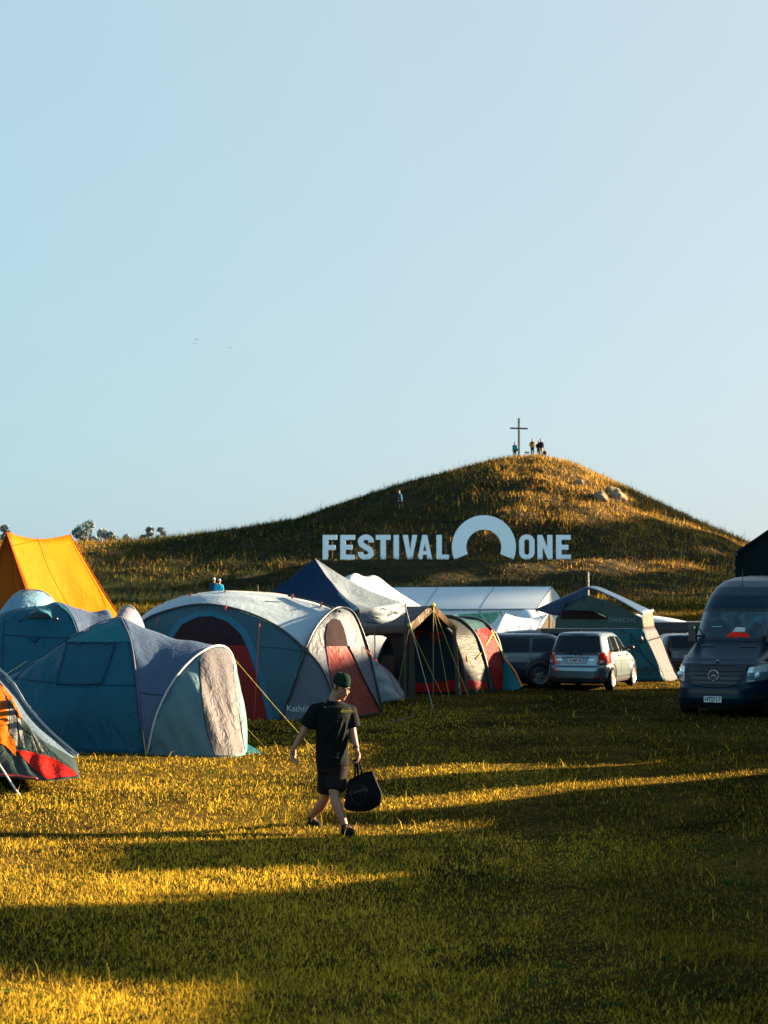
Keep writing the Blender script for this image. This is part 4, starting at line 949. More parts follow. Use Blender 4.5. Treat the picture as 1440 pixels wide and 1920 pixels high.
seams(e, s3, [[(373, 1240), (378, 1300), (388, 1370), (405, 1416)]], BLACK, .01, 'zip')
seams(e, s3, [[(437, 1245), (440, 1290), (450, 1350), (458, 1405)]], mat('tent_seam', (.015, .045, .07), .7), .007, 'zip')
m = MB(); m.tube([p + Vector((0, -.015, .01)) for p in crom(H2, 40)], .02, 7); m.build('hoop', mat('pale_sleeve', (.28, .29, .30), .6), e, True)
ropes(e, [(P(251, 1246, 28.4), G(276, 27.75)), (P(438, 1234, 29.6), P(592, 1398, 28.3) - Vector((0, 0, .1))), (P(440, 1340, 29.6), G(497, 29.8))], YELLOW, .0042)
m = MB(); tri = [P(452, 1388, 29.4), P(498, 1416, 28.5), P(460, 1417, 28.3)]; m.add(tri, [(0, 1, 2)]); m.build('peg_flap', fabric('dark_teal_cloth', (.02, .14, .16), .15), e, thick=.01)
ropes(e, [(P(50, 1240, 29.3), P(8, 1266, 28.4))], YELLOW, .0042)

e = base('blue_vented_tent', 'blue tunnel tent with a hooded vent and small bird print, behind the nearest blue tent', 'tent', G(80, 34))
q0 = [P(-90, 1372, 32.6), P(-85, 1260, 33), P(-60, 1190, 34), P(-60, 1260, 35.4), P(-60, 1350, 36)]
q1 = [P(0, 1374, 32.4), P(2, 1260, 32.6), P(8, 1148, 33.6), P(10, 1240, 35.4), P(10, 1350, 36)]
q2 = [P(60, 1374, 32.4), P(62, 1255, 32.6), P(62, 1138, 33.6), P(62, 1220, 35.4), P(62, 1350, 36)]
q3 = [P(172, 1374, 32.5), P(158, 1260, 32.7), P(137, 1160, 33.2), P(100, 1131, 34.1), P(100, 1220, 35.5), P(105, 1350, 36)]
q4 = [P(205, 1374, 32.6), P(195, 1260, 32.9), P(175, 1175, 33.4), P(160, 1147, 34.2), P(160, 1220, 35.5), P(160, 1350, 36)]
q5 = [P(250, 1374, 32.8), P(240, 1260, 33.1), P(215, 1165, 33.7), P(197, 1146, 34.3), P(197, 1220, 35.5), P(200, 1350, 36)]
v, f = surf([q0, q1, q2, q3], 30, 22, wrinkle=.03, seed=11); obj('flysheet', v, f, BLUE, e, thick=.003)
vb, fb = surf([q3, q4, q5], 30, 14, wrinkle=.03, seed=12); obj('tunnel_panel', vb, fb, SADDLE, e, thick=.003)
sk = Skin((v, f), (vb, fb))
hd = [[sk.hit(50, 1160, .01)[0], P(60, 1150, 32.9), P(74, 1146, 32.75), P(88, 1150, 32.9), sk.hit(98, 1160, .01)[0]], [sk.hit(54, 1149, .01)[0], P(64, 1144, 33.0), P(74, 1141, 32.95), P(84, 1143, 33.0), sk.hit(95, 1147, .01)[0]]]
hv, hf = surf(hd, 14, 6, linear=True); obj('vent_hood', hv, hf, BLUE, e, thick=.004)
panel(e, sk, 'vent_mesh', [(53, 1160), (62, 1150), (86, 1150), (97, 1160)], BLACK, .02, 5)
m = MB(); m.tube(sk.line([(53, 1195), (62, 1202), (66, 1203), (72, 1198), (80, 1194)], 10, .012), .012, 4); m.tube(sk.line([(60, 1199), (65, 1205), (72, 1200)], 8, .012), .014, 4); m.build('bird_print', mat('print_dark', (.008, .03, .06), .7), e)
seams(e, sk, [[(101, 1132), (125, 1147), (137, 1165), (150, 1210), (152, 1250)], [(8, 1160), (5, 1220), (2, 1300)], [(8, 1190), (60, 1194), (130, 1196)]], mat('tent_seam', (.015, .045, .07), .7), .009)
for x, y in ((39, 1163), (106, 1162)):
    m = MB(); m.sphere(sk.hit(x, y, .03)[0], .03, 8, 6); m.build('toggle', BLACK, e)

# low pale-topped tent peeking between the blue ones and the grey dome
def hump(name, label, px0, px1, ptop, Y, dpt, m_, m2=None, skew=0.0, parts=('flysheet', 'hoop')):
    e = base(name, label, 'tent', G((px0 + px1) / 2, Y + dpt / 2)); top = P((px0 + px1) / 2, ptop, Y + dpt * .5).z; rows = []
    for t in (0, .2, .5, .8, 1):
        y = Y + dpt * t; k = math.sin(math.pi * (t * .9 + .05)) ** .5; x0 = (px0 - 720) / F * Y; x1 = (px1 - 720) / F * Y; c = (x0 + x1) / 2 + skew * (t - .5); w = (x1 - x0) / 2; h = top * k
        rows.append([Vector((c - w, y, 0)), Vector((c - w * .86, y, h * .55)), Vector((c - w * .45, y, h * .92)), Vector((c, y, h)), Vector((c + w * .45, y, h * .92)), Vector((c + w * .86, y, h * .55)), Vector((c + w, y, 0))])
    v, f = surf(rows, 26, 22, wrinkle=.04, seed=int(px0)); obj(parts[0], v, f, m_, e, thick=.003)
    m = MB(); m.tube([p + Vector((0, 0, .015)) for p in crom(rows[2], 30)], .018, 6); m.build(parts[1], m2 or ROD, e, True); return e, Skin((v, f)), rows
hump('pale_dome_tent', 'pale blue dome tent top in front of the orange tent at the left edge', -70, 118, 1107, 37.2, 4.0, fabric('pale_blue_cloth', (.14, .27, .35), .2, 0.5), mat('pale_sleeve', (.28, .29, .30), .6))
hump('lilac_dome_tent', 'small lilac topped dome tent between the vented tent and the grey dome', 176, 262, 1137, 34.6, 3.0, LILAC, mat('pale_sleeve', (.28, .29, .30), .6), .3)
hump('white_low_tent', 'low white tent top half hidden behind the left poles of the big grey dome', 225, 345, 1139, 43.5, 3.2, fabric('white_cloth', (.36, .37, .40), .2), None)

# --- bottom-left orange and grey tent
GREEN_G = fabric('green_grey_cloth', (.018, .032, .03), .12, 0.45, 2.6, .08, (3, 3, .3), .3)
GREY_S = fabric('silver_grey_cloth', (.13, .135, .125), .12, 0.45, 2.6, .06, (3, 3, .3), .3)
ORC = fabric('orange_cloth', (.42, .09, .003), .3, 0.35, 2.4, .06, (2, 2, .5)); REDC = fabric('red_band_cloth', (.38, .012, .006), .3, 0.35, 2.4, .08, (2, 2, .5))
e = base('orange_striped_tent', 'orange, grey and red striped tent cut off by the left edge, nearest to the camera', 'tent', G(20, 22.6))
t0 = [P(-330, 1440, 23.6), P(-230, 1300, 23.2), P(-130, 1215, 22.9), P(-40, 1235, 22.7), P(20, 1318, 22.4), P(60, 1368, 22.1), P(150, 1457, 21.4)]
t1 = [P(-330, 1455, 22.2), P(-230, 1380, 22.2), P(-130, 1330, 21.9), P(-40, 1350, 21.8), P(15, 1400, 21.6), P(60, 1430, 21.4), P(149, 1458, 21.35)]
t2 = [P(-330, 1462, 21.4), P(-230, 1460, 21.3), P(-130, 1458, 21.2), P(-40, 1456, 21.1), P(20, 1458, 21.0), P(88, 1464, 20.9), P(148, 1458, 21.2)]
v, f = surf([t2, t1, t0], 90, 24, wrinkle=.06, seed=21, wf=(20, 1)); obj('flysheet', v, f, GREEN_G, e, thick=.003); sk = Skin((v, f))
tb = [P(-330, 1420, 25.8), P(-230, 1330, 25.6), P(-130, 1270, 25.2), P(-40, 1280, 24.8), P(20, 1330, 24.2), P(60, 1375, 23.6), P(142, 1424, 23.6)]
v, f = surf([t0, tb], 40, 8, linear=True); obj('rear_sheet', v, f, GREEN_G, e, thick=.003)
panel(e, sk, 'orange_panel', [(-60, 1262), (-20, 1262), (6, 1300), (12, 1330), (14, 1372), (28, 1392), (30, 1420), (10, 1400), (0, 1395), (-40, 1370)], ORC, .02, 6)
panel(e, sk, 'orange_trim', [(-10, 1274), (2, 1281), (24, 1308), (44, 1350), (36, 1347), (22, 1318), (6, 1300)], ORC, .03, 5)
for poly in ([(60, 1380), (66, 1385), (108, 1428), (100, 1420)], [(40, 1335), (45, 1345), (84, 1412), (78, 1410)], [(8, 1303), (14, 1308), (17, 1345), (14, 1368)], [(18, 1308), (25, 1318), (31, 1350), (33, 1402), (28, 1396), (17, 1372)], [(30, 1325), (37, 1345), (48, 1405), (44, 1402), (36, 1380)], [(55, 1370), (72, 1412), (69, 1413)]):
    panel(e, sk, 'grey_stripe', poly, GREY_S, .014, 5)
panel(e, sk, 'red_band', [(30, 1407), (60, 1411), (100, 1422), (135, 1444), (148, 1455), (120, 1458), (88, 1462), (60, 1440)], REDC, .014, 6)
seams(e, sk, [[(-20, 1452), (30, 1455), (70, 1461)]], RED_C, .014, 'hem')
ropes(e, [(P(-10, 1420, 21.2), G(42, 20.7))], mat('pale_pole', (.5, .42, .36), .6), .012)
e2 = base('grey_blue_fly_tent', 'grey blue rumpled tent fly sloping to the grass behind the striped tent', 'tent', G(60, 25))
b0 = [P(-300, 1330, 25.2), P(-120, 1190, 25.2), P(0, 1263, 25.0), P(45, 1325, 24.7), P(90, 1375, 24.5), P(142, 1420, 24.4)]
b1 = [P(-300, 1420, 24.8), P(-120, 1300, 24.5), P(0, 1330, 24.2), P(40, 1370, 24.1), P(75, 1400, 24.0), P(122, 1421, 24.0)]
b2 = [P(-300, 1425, 27.5), P(-120, 1420, 27.4), P(0, 1415, 27.0), P(60, 1412, 26.6), P(100, 1410, 26), P(148, 1412, 25.2)]
v, f = surf([b1, b0], 40, 10, linear=True, wrinkle=.05, seed=23); obj('flysheet', v, f, fabric('grey_blue_cloth', (.075, .115, .155), .15, 0.45, 2.2, .08), e2, thick=.003)
v, f = surf([b0, b2], 40, 10, linear=True, wrinkle=.03, seed=24); obj('rear_sheet', v, f, mat('dark_navy_cloth', (.010, .025, .04), .7), e2, thick=.003)
m = MB(); m.tube(crom([p + Vector((.03, 0, .03)) for p in b0], 24), .022, 5); m.build('hem', mat('pale_sleeve', (.28, .29, .30), .6), e2)

# --- big grey dome
GREY = fabric('dome_grey_cloth', (.035, .085, .11), .15, 0.55, 1.5, .06, (1, 1, .6), .3)
PALEG = fabric('dome_pale_cloth', (.33, .41, .46), .2, 0.2, 1.3, .05, (1, 1, .6), .3)
MIDG = fabric('dome_mid_cloth', (.085, .10, .125), .15, 0.5, 1.5, .06, (1, 1, .6), .3)
TRIMB = fabric('dome_blue_trim', (.030, .12, .18), .15, 0.4)
MESHD = mat('dark_mesh', (.020, .012, .014), .9, amt=.2); DRED = fabric('door_red_cloth', (.15, .014, .012), .12, 0.5, 1.6, .08)
SRED = fabric('vestibule_red_cloth', (.16, .022, .018), .15, 0.6, 1.4, .08, (1.5, 1.5, .4))
e = base('grey_dome_tent', 'big grey geodesic dome tent with black poles, arched red door and pale roof', 'tent', G(430, 38.3))
X0 = P(573, 1218, 36.5)
top = [P(205, 1340, 37.2), P(222, 1240, 37.3), P(262, 1172, 37.4), P(318, 1145, 37.45), P(385, 1134.5, 37.4), P(455, 1147, 37.2), P(520, 1176, 36.9), X0]
bot = [P(205, 1343, 37.2), P(240, 1346, 36.9), P(285, 1348, 36.7), P(335, 1350, 36.5), P(390, 1351, 36.35), P(440, 1351, 36.2), P(485, 1352, 36.1), P(525, 1353, 36.0)]
midr = [a.lerp(b, .5) + Vector((0, -.16, 0)) for a, b in zip(bot, top)]
v1, f1 = surf([bot, midr, top], 44, 22, wrinkle=.02, seed=31); obj('front_wall', v1, f1, GREY, e, thick=.003)
ridge = [P(205, 1300, 40), P(222, 1215, 39.8), P(275, 1150, 39.3), P(335, 1122, 38.9), P(405, 1109, 38.6), P(470, 1110, 38.5), P(540, 1118, 38.4), P(632, 1141, 37.8)]
roofm = [a.lerp(b, .5) + Vector((0, 0, .06)) for a, b in zip(top, ridge)]
v2, f2 = surf([top, roofm, ridge], 44, 18, wrinkle=.02, seed=32); obj('roof_panel', v2, f2, PALEG, e, thick=.003)
back = [P(215, 1320, 42.0), P(240, 1250, 42.2), P(290, 1200, 42.3), P(340, 1180, 42.4), P(405, 1175, 42.4), P(470, 1178, 42.3), P(540, 1185, 42), P(640, 1200, 41.5)]
backb = [Vector((p.x, 42.6, 0)) for p in back]
v, f = surf([ridge, back, backb], 36, 14); obj('rear_wall', v, f, GREY, e, thick=.003)
# arms of the right-hand vestibule hoop
hoopN = [P(525, 1353, 36.0), P(549, 1285, 36.25), X0, P(590, 1182, 36.8), P(610, 1157, 37.2), P(632, 1141, 37.8)]
hoopF = [P(632, 1141, 37.8), P(652, 1143, 38.0), P(668, 1158, 38.1), P(690, 1215, 38.1), P(708, 1290, 38.0), P(717, 1337, 38.0)]
foot = P(648, 1346, 36.4)
lowp = [X0, P(602, 1252, 36.45), P(624, 1298, 36.4), foot]
v3, f3 = surf([[P(525, 1353, 36.0), P(549, 1285, 36.25), X0, X0 + Vector((.02, 0, .01))], [P(566, 1352, 36.05), P(577, 1300, 36.2), P(588, 1245, 36.4), P(589, 1236, 36.45)], [P(608, 1350, 36.2), P(608, 1320, 36.25), P(608, 1290, 36.35), P(606, 1262, 36.4)], [foot, foot + Vector((-.05, 0, .1)), P(638, 1325, 36.4), P(624, 1298, 36.4)]], 20, 14, wrinkle=.02, seed=33)
obj('corner_panel', v3, f3, MIDG, e, thick=.003)
lft = crom([X0, P(590, 1182, 36.8), P(610, 1157, 37.2), P(632, 1141, 37.8)], 8); arcF = crom(hoopF, 14)
A_ = crom([foot, P(624, 1298, 36.4), P(602, 1252, 36.45), X0, P(590, 1182, 36.8), P(610, 1157, 37.2), P(632, 1141, 37.8)], 14)
B_ = list(reversed(arcF))
v4, f4 = surf([A_, [a.lerp(b, .5) + Vector((0, -.12, 0)) for a, b in zip(A_, B_)], B_], 30, 18, wrinkle=.02, seed=34); obj('vestibule_wall', v4, f4, MIDG, e, thick=.003)
s1, s4, s3 = Skin((v1, f1)), Skin((v4, f4)), Skin((v3, f3))
arch_o = [(300, 1349), (302, 1250), (312, 1195), (335, 1163), (370, 1147), (400, 1146), (432, 1156), (460, 1180), (476, 1210), (492, 1260), (505, 1310), (514, 1350)]
arch_i = [(308, 1349), (310, 1250), (320, 1203), (342, 1171), (372, 1157), (398, 1156), (426, 1166), (450, 1188), (464, 1215), (480, 1262), (494, 1312), (503, 1350)]
panel(e, s1, 'door_surround', arch_o, TRIMB, .012, 8)
up = [p for p in arch_i if p[1] < 1211]
panel(e, s1, 'door_mesh', [(316, 1211)] + [(320, 1203), (342, 1171), (372, 1157), (398, 1156), (426, 1166), (450, 1188), (462, 1211)], MESHD, .03, 7)
panel(e, s1, 'door', [(308, 1349), (310, 1250), (316, 1211), (462, 1211), (480, 1262), (494, 1312), (503, 1350)], DRED, .03, 8)
seams(e, s1, [[(487, 1213), (530, 1216), (568, 1222)]], mat('tent_seam', (.015, .045, .07), .7), .006)
seams(e, s1, [[(488, 1165), (484, 1220), (482, 1270), (477, 1352)], [(298, 1158), (292, 1180)]], RED_C, .008, 'red_cord', off=.05)
vd_o = [(618, 1290), (610, 1200), (613, 1170), (626, 1159), (638, 1163), (648, 1180), (660, 1215), (690, 1290), (714, 1334), (700, 1336), (668, 1341), (640, 1344)]
panel(e, s4, 'door_mesh', [(611, 1212), (610, 1190), (614, 1170), (625, 1160), (637, 1163), (644, 1178), (648, 1192), (652, 1212)], MESHD, .02, 6)
panel(e, s4, 'door', [(611, 1212), (652, 1212), (664, 1235), (684, 1280), (702, 1312), (713, 1334), (690, 1338), (655, 1343), (640, 1330), (622, 1285)], SRED, .02, 7)
m = MB(); m.tube(s4.line([(652, 1212), (664, 1235), (684, 1280), (700, 1310), (713, 1335)], 20, .035), .022, 5); m.build('door_flap_edge', BLACK, e, True)
POLES = [[p + Vector((0, -.03, .02)) for p in crom(top, 44)], [p + Vector((0, -.035, .02)) for p in crom(hoopN + hoopF[1:], 44)], [p + Vector((0, -.04, .02)) for p in crom(lowp, 16)]]
for pl_ in POLES:
    m = MB(); m.tube(pl_, .021, 7); m.build('pole', ROD, e, True)
for l_ in ([P(283, 1157, 37.6), P(310, 1133, 38.9), P(345, 1119, 39), P(372, 1112, 38.8)], [P(540, 1117, 38.3), P(590, 1128, 38), P(640, 1147, 37.6)]):
    m = MB(); m.tube(crom(l_, 12), .02, 6); m.build('pole', ROD, e, True)
for a, b in (((300, 1143), (310, 1155)), ((655, 1160), (672, 1185)), ((685, 1240), (690, 1248)), ((700, 1288), (706, 1291))):
    pass
# raised roof cover over the crest
cv = [[P(308, 1132, 38.9), P(350, 1122, 38.7), P(400, 1118, 38.4), P(470, 1117, 38.3), P(540, 1124, 38.2), P(601, 1138, 38.1)], [P(308, 1128, 39.1), P(355, 1114, 39), P(400, 1108, 38.9), P(470, 1107.5, 38.9), P(540, 1115, 38.8), P(601, 1131, 38.5)]]
cv.append([p + Vector((0, .7, -.12)) for p in cv[1]])
v, f = surf(cv, 34, 8, linear=True, wrinkle=.02, seed=36); obj('roof_cover', v, f, fabric('cream_cover', (.46, .44, .40), .25, 0.5), e, thick=.003)
CL = mat('clip_red', (.4, .05, .03), .5)
m = MB()
for px, py, Y in ((358, 1117, 38.6), (422, 1112, 38.3), (548, 1118, 38.1), (602, 1133, 37.9), (423, 1139, 37.2)): m.box(P(px, py, Y), (.04, .05, .1))
m.build('clips', CL, e)
m = MB(); m.box(X0 + Vector((0, -.07, .02)), (.12, .08, .1), Matrix.Rotation(.7, 3, 'Y')); m.build('pole_hub', BLACK, e, bevel=.015)
q, nn = s3.hit(573, 1330, .02); text('print', 'Kathmandu', .17, mat('print_pale', (.35, .42, .45), .7), q, (1, 0, 0), nn, e, .001)
m = MB(); q, _ = s3.hit(573, 1325, .02)
m.tube([s3.hit(x, y, .02)[0] for x, y in ((568, 1327), (571, 1323.5), (573, 1326), (575, 1323.5), (578, 1327))], .006, 4); m.build('mountain_print', mat('print_pale', (.35, .42, .45), .7), e)
ropes(e, [(P(520, 1353, 35.9), P(522, 1356, 35.85))], RED_C, .02)
dome = e

# --- small pale tent right of the dome
SLV = fabric('silver_fly', (.17, .21, .24), .15, 0.45, 1.2, .12, (1, 1, 1), .35)
e = base('pale_wedge_tent', 'pale grey wedge tent with a yellow hem between the dome and the awning', 'tent', G(715, 43))
w0 = [P(735, 1316, 42.0), P(705, 1317, 42.0), P(660, 1320, 42.2)]; w1 = [P(757, 1311, 43), P(727, 1262, 42.6), P(703, 1237, 42.6), P(672, 1212, 42.8)]
rowsw = [[P(757, 1311, 43), P(728, 1263, 42.7), P(704, 1238, 42.7), P(672, 1214, 42.9)], [P(735, 1315, 42.2), P(712, 1270, 42.0), P(692, 1245, 42.0), P(662, 1222, 42.3)], [P(690, 1321, 41.8), P(675, 1290, 41.7), P(660, 1260, 41.8), P(640, 1235, 42.2)]]
v, f = surf(rowsw, 20, 14, wrinkle=.05, seed=41); obj('flysheet', v, f, SLV, e, thick=.003); sk = Skin((v, f))
v, f = surf([rowsw[0], [P(770, 1305, 45), P(735, 1262, 45), P(705, 1240, 45), P(672, 1216, 45)]], 12, 6); obj('rear_sheet', v, f, SLV, e, thick=.003)
m = MB(); m.tube([P(757, 1312, 43), P(745, 1313, 42.6), P(730, 1315.5, 42.2), P(712, 1317.5, 42), P(690, 1321.5, 41.8)], .012, 5); m.build('yellow_hem', YELLOW, e)
m = MB(); m.tube(sk.line([(680, 1212), (705, 1238), (727, 1263), (742, 1290), (756, 1312)], 16, .01), .01, 5); m.build('hem', RED_C, e)
panel(e, sk, 'teal_top', [(672, 1208), (694, 1222), (680, 1222), (672, 1216)], TEAL, .02, 4)

# --- navy pop-up canopy
NAVY = fabric('navy_cloth', (.005, .024, .06), .12, 0.5, 1.2, .1); PALE_T = fabric('canopy_lit_cloth', (.12, .155, .19), .15, 0.45, 1.6, .08, (1.5, 1.5, .5), .3)  # canopy's right faces get a paler cloth, sunlight put into the colour
e = base('popup_canopy', 'navy pop-up canopy with a pale rumpled side and black legs behind the grey dome', 'canopy', G(600, 43))
pk = P(590, 1047, 43.0); cN = P(672, 1143, 40.6); cR = P(760, 1131, 43.4); cL = Vector((cN.x - 2.85, cN.y + 1.1, cN.z)); cB = Vector((cR.x - 2.85, cR.y + 1.2, cR.z))
def slope(a, b, sag=.12):
    n_ = 4
    return [[pk.lerp(a, t) - Vector((0, 0, sag * math.sin(math.pi * t))) for t in (0, .33, .66, 1)], [pk.lerp(a.lerp(b, .5) - Vector((0, 0, .04)), t) - Vector((0, 0, sag * 1.8 * math.sin(math.pi * t))) for t in (0, .33, .66, 1)], [pk.lerp(b, t) - Vector((0, 0, sag * math.sin(math.pi * t))) for t in (0, .33, .66, 1)]]
for a, b, m_, wk in ((cL, cN, NAVY, .03), (cN, cR, PALE_T, .06), (cR, cB, PALE_T, .03), (cB, cL, NAVY, .03)):
    v, f = surf(slope(a, b), 18, 16, wrinkle=wk, seed=int(a.x * 10) % 50); obj('roof_panel', v, f, m_, e, thick=.003)
for a, b, m_, h, wk in ((cL, cN, NAVY, .30, .02), (cN, cR, PALE_T, .34, .06), (cR, cB, PALE_T, .3, .02), (cB, cL, NAVY, .3, .02)):
    rr_ = [[a.lerp(b, t) for t in (0, .25, .5, .75, 1)], [a.lerp(b, t) - Vector((0, 0, h * (.65 + .55 * math.sin(math.pi * t) * (m_ is PALE_T) + .3 * (m_ is NAVY)))) + Vector((0, -.03, 0)) for t in (0, .25, .5, .75, 1)]]
    v, f = surf(rr_, 22, 8, linear=True, wrinkle=wk, seed=51); obj('valance', v, f, m_, e, thick=.003)
for c in (cN, cR, cL, cB):
    m = MB(); m.box((c.x, c.y, c.z / 2), (.045, .045, c.z)); m.box((c.x, c.y, c.z * .72), (.06, .06, .05)); m.build('leg', ROD, e)
m = MB()
for a, b in ((cN, cR), (cL, cN)):
    for k in range(2): m.tube([a.lerp(b, k * .5) - Vector((0, 0, .05)), a.lerp(b, .5 + k * .5) - Vector((0, 0, .3))], .012, 5); m.tube([a.lerp(b, k * .5) - Vector((0, 0, .3)), a.lerp(b, .5 + k * .5) - Vector((0, 0, .05))], .012, 5)
m.build('truss', ROD, e)
q = P(655, 1142, 40.75); text('print', 'OZtrail', .13, mat('print_cyan', (.10, .38, .5), .6), q + Vector((0, -.1, 0)), (cN - cL), Vector((-.36, -.93, 0)), e, .001)
ropes(e, [(cR - Vector((0, 0, .05)), G(812, 40.2)), (cN - Vector((0, 0, .1)), P(694, 1222, 41.2))], WHITE_C, .007)

# --- white marquees
WHITE = fabric('marquee_white', (.60, .67, .71), .25, 0.15, .6, .03, (1, 1, 1), .25)
e = base('peaked_marquee', 'white double-peaked pole marquee behind the navy canopy', 'marquee', G(700, 56))
R1 = [P(560, 1140, 53), P(610, 1105, 53.5), P(660, 1076, 54), P(683, 1081, 55), P(706, 1080, 56), P(738, 1104, 57.5), P(790, 1138, 59.5)]
Ef = [P(560, 1170, 50), P(640, 1170, 50), P(700, 1170, 50.4), P(745, 1169, 50.8), P(790, 1168, 51.2), P(840, 1166, 52), P(858, 1162, 53)]
mm = [a.lerp(b, .5) - Vector((0, 0, .16)) for a, b in zip(R1, Ef)]
v, f = surf([R1, mm, Ef], 36, 14); obj('roof_panel', v, f, WHITE, e, thick=.003)
Eb = [a + Vector((.5, (57 - a.y) * 2 - 1, 0)) for a in Ef]
v, f = surf([R1, [a.lerp(b, .5) - Vector((0, 0, .16)) for a, b in zip(R1, Eb)], Eb], 30, 10); obj('roof_panel', v, f, WHITE, e, thick=.003)
for rr_ in (Ef, Eb):
    v, f = surf([rr_, [Vector((p.x, p.y, .05)) for p in rr_]], 24, 4); obj('side_wall', v, f, WHITE, e, thick=.003)
for k in (2, 4):
    m = MB(); m.cyl(R1[k], (R1[k].x, R1[k].y, 0), .04, 8); m.build('pole', ROD, e)
e = base('long_white_marquee', 'long white gabled marquee standing at the foot of the hill', 'marquee', G(890, 77))
YR_, YE_ = 79.0, 75.0
ra, rb = P(716, 1101, YR_), P(1034, 1099.5, YR_ + 1.5); ea, eb = P(670, 1143, YE_), P(1006, 1141, YE_ + 1.5)
v, f = surf([[ra.lerp(rb, t) for t in (0, .33, .66, 1)], [ea.lerp(eb, t) for t in (0, .33, .66, 1)]], 24, 8, linear=True); obj('roof_panel', v, f, WHITE, e, False); sk = Skin((v, f))
ga_, gb_ = Vector((ea.x, YE_, gz(0, 75))), Vector((eb.x, YE_ + 1.5, gz(0, 76)))
v, f = surf([[ea.lerp(eb, t) - Vector((0, 0, .0)) for t in (0, .33, .66, 1)], [ga_.lerp(gb_, t) for t in (0, .33, .66, 1)]], 24, 6, linear=True, wrinkle=.02, seed=60); obj('side_wall', v, f, WHITE, e, thick=.003)
fe = Vector((2 * rb.x - eb.x + .1, 2 * rb.y - eb.y, eb.z)); fa = Vector((2 * ra.x - ea.x, 2 * ra.y - ea.y, ea.z))
v, f = surf([[ra, rb], [fa, fe]], 10, 4, linear=True); obj('roof_panel', v, f, WHITE, e, thick=.003)
m = MB(); m.add([rb, eb, Vector((eb.x, eb.y, gb_.z)), Vector((fe.x, fe.y, gb_.z)), fe], [(0, 1, 2, 3, 4)]); m.build('gable', WHITE, e)
seams(e, sk, [[(820.5, 1102), (809, 1119), (797, 1139)], [(926, 1101.5), (914, 1121), (901, 1140)], [(727, 1110), (1030, 1106)] if 0 else [(1034, 1100.5), (1020, 1121), (1007, 1140)]], mat('marquee_seam', (.18, .24, .28), .7), .018)
m = MB(); m.tube([ea + Vector((0, -.04, -.02)), eb + Vector((0, -.04, -.02))], .03, 6); m.tube([rb + Vector((0, -.05, 0)), Vector((rb.x + .02, rb.y, gb_.z))], .02, 6); m.build('eave_rail', mat('marquee_seam', (.18, .24, .28), .7), e)
m = MB(); m.tube([ra + Vector((0, 0, .02)), rb + Vector((0, 0, .02))], .03, 6); m.build('ridge_rail', BLACK, e)
m = MB()
for t in (.08, .4, .68, .98):
    q = ea.lerp(eb, t); m.cyl((q.x, q.y - .05, q.z), (q.x, q.y - .05, .1), .03, 8)
m.build('posts', mat('galvanised', (.20, .22, .23), .5, .2), e)

# --- white sagging tarp tent with brown gable, and the green tarp beside it
e = base('white_ridge_tarp', 'white sagging ridge tarp tent with a brown gable above the dark estate car', 'tent', G(980, 59))
a0, a1 = P(946, 1150, 58), P(1030, 1149, 59); sg_ = [a0, a0.lerp(a1, .3) - Vector((0, 0, .13)), a0.lerp(a1, .6) - Vector((0, 0, .17)), a0.lerp(a1, .85) - Vector((0, 0, .08)), a1]
lo = [P(922, 1191, 56.6), P(948, 1194, 56.5), P(975, 1196, 56.6), P(995, 1196, 57), P(1003, 1193, 57.4)]
v, f = surf([sg_, lo], 22, 12, linear=True, wrinkle=.03, seed=62); obj('roof_panel', v, f, WHITE, e, thick=.003)
lo2 = [p + Vector((.2, 4.6, .1)) for p in lo]; v, f = surf([sg_, lo2], 16, 8, linear=True); obj('roof_panel', v, f, WHITE, e, thick=.003)
m = MB(); m.add([a0, P(903, 1184, 57.4), lo[0]], [(0, 1, 2)]); m.build('end_flap', fabric('pale_blue_tarp', (.36, .50, .58), .2), e)
m = MB(); m.add([a1, lo[-1], P(1005, 1210, 57.4), P(1053, 1210, 60.6), P(1052, 1192, 60.6)], [(0, 1, 2, 3, 4)]); m.build('gable', mat('brown_cloth', (.055, .045, .036), .8), e)
for q in (a0, a1):
    m = MB(); m.cyl((q.x, q.y - .04, 0), (q.x, q.y - .04, q.z + .04), .022, 6); m.build('pole', TIMBER, e)
ropes(e, [(a1, P(1056, 1192, 58)), (P(1040, 1162, 58), P(1046, 1152, 58))], WHITE_C, .008)
e = base('green_tarp', 'dark green flat-topped tarp between the red tunnel tent and the white ridge tarp', 'tarp', G(895, 61))
gt = [P(846, 1154, 60), P(858, 1152, 60.4), P(940, 1147, 61), P(916, 1182, 60), P(890, 1195, 59.6), P(846, 1172, 59.6)]
m = MB(); m.add(gt + [p + Vector((0, 3.4, -.1)) for p in gt], [(0, 1, 2, 3, 4, 5)] + [(i, i + 6, (i + 1) % 6 + 6, (i + 1) % 6) for i in range(6)]); m.build('sheet', fabric('green_tarp_cloth', (.012, .075, .075), .15), e)
for p in (gt[1], gt[2]):
    m = MB(); m.cyl((p.x, p.y, 0), p, .02, 6); m.build('pole', ROD, e)
e, sk, rows = hump('white_low_shelter', 'low white rounded shelter top showing behind the white ridge tarp', 952, 1046, 1143, 63, 3, WHITE, WHITE)

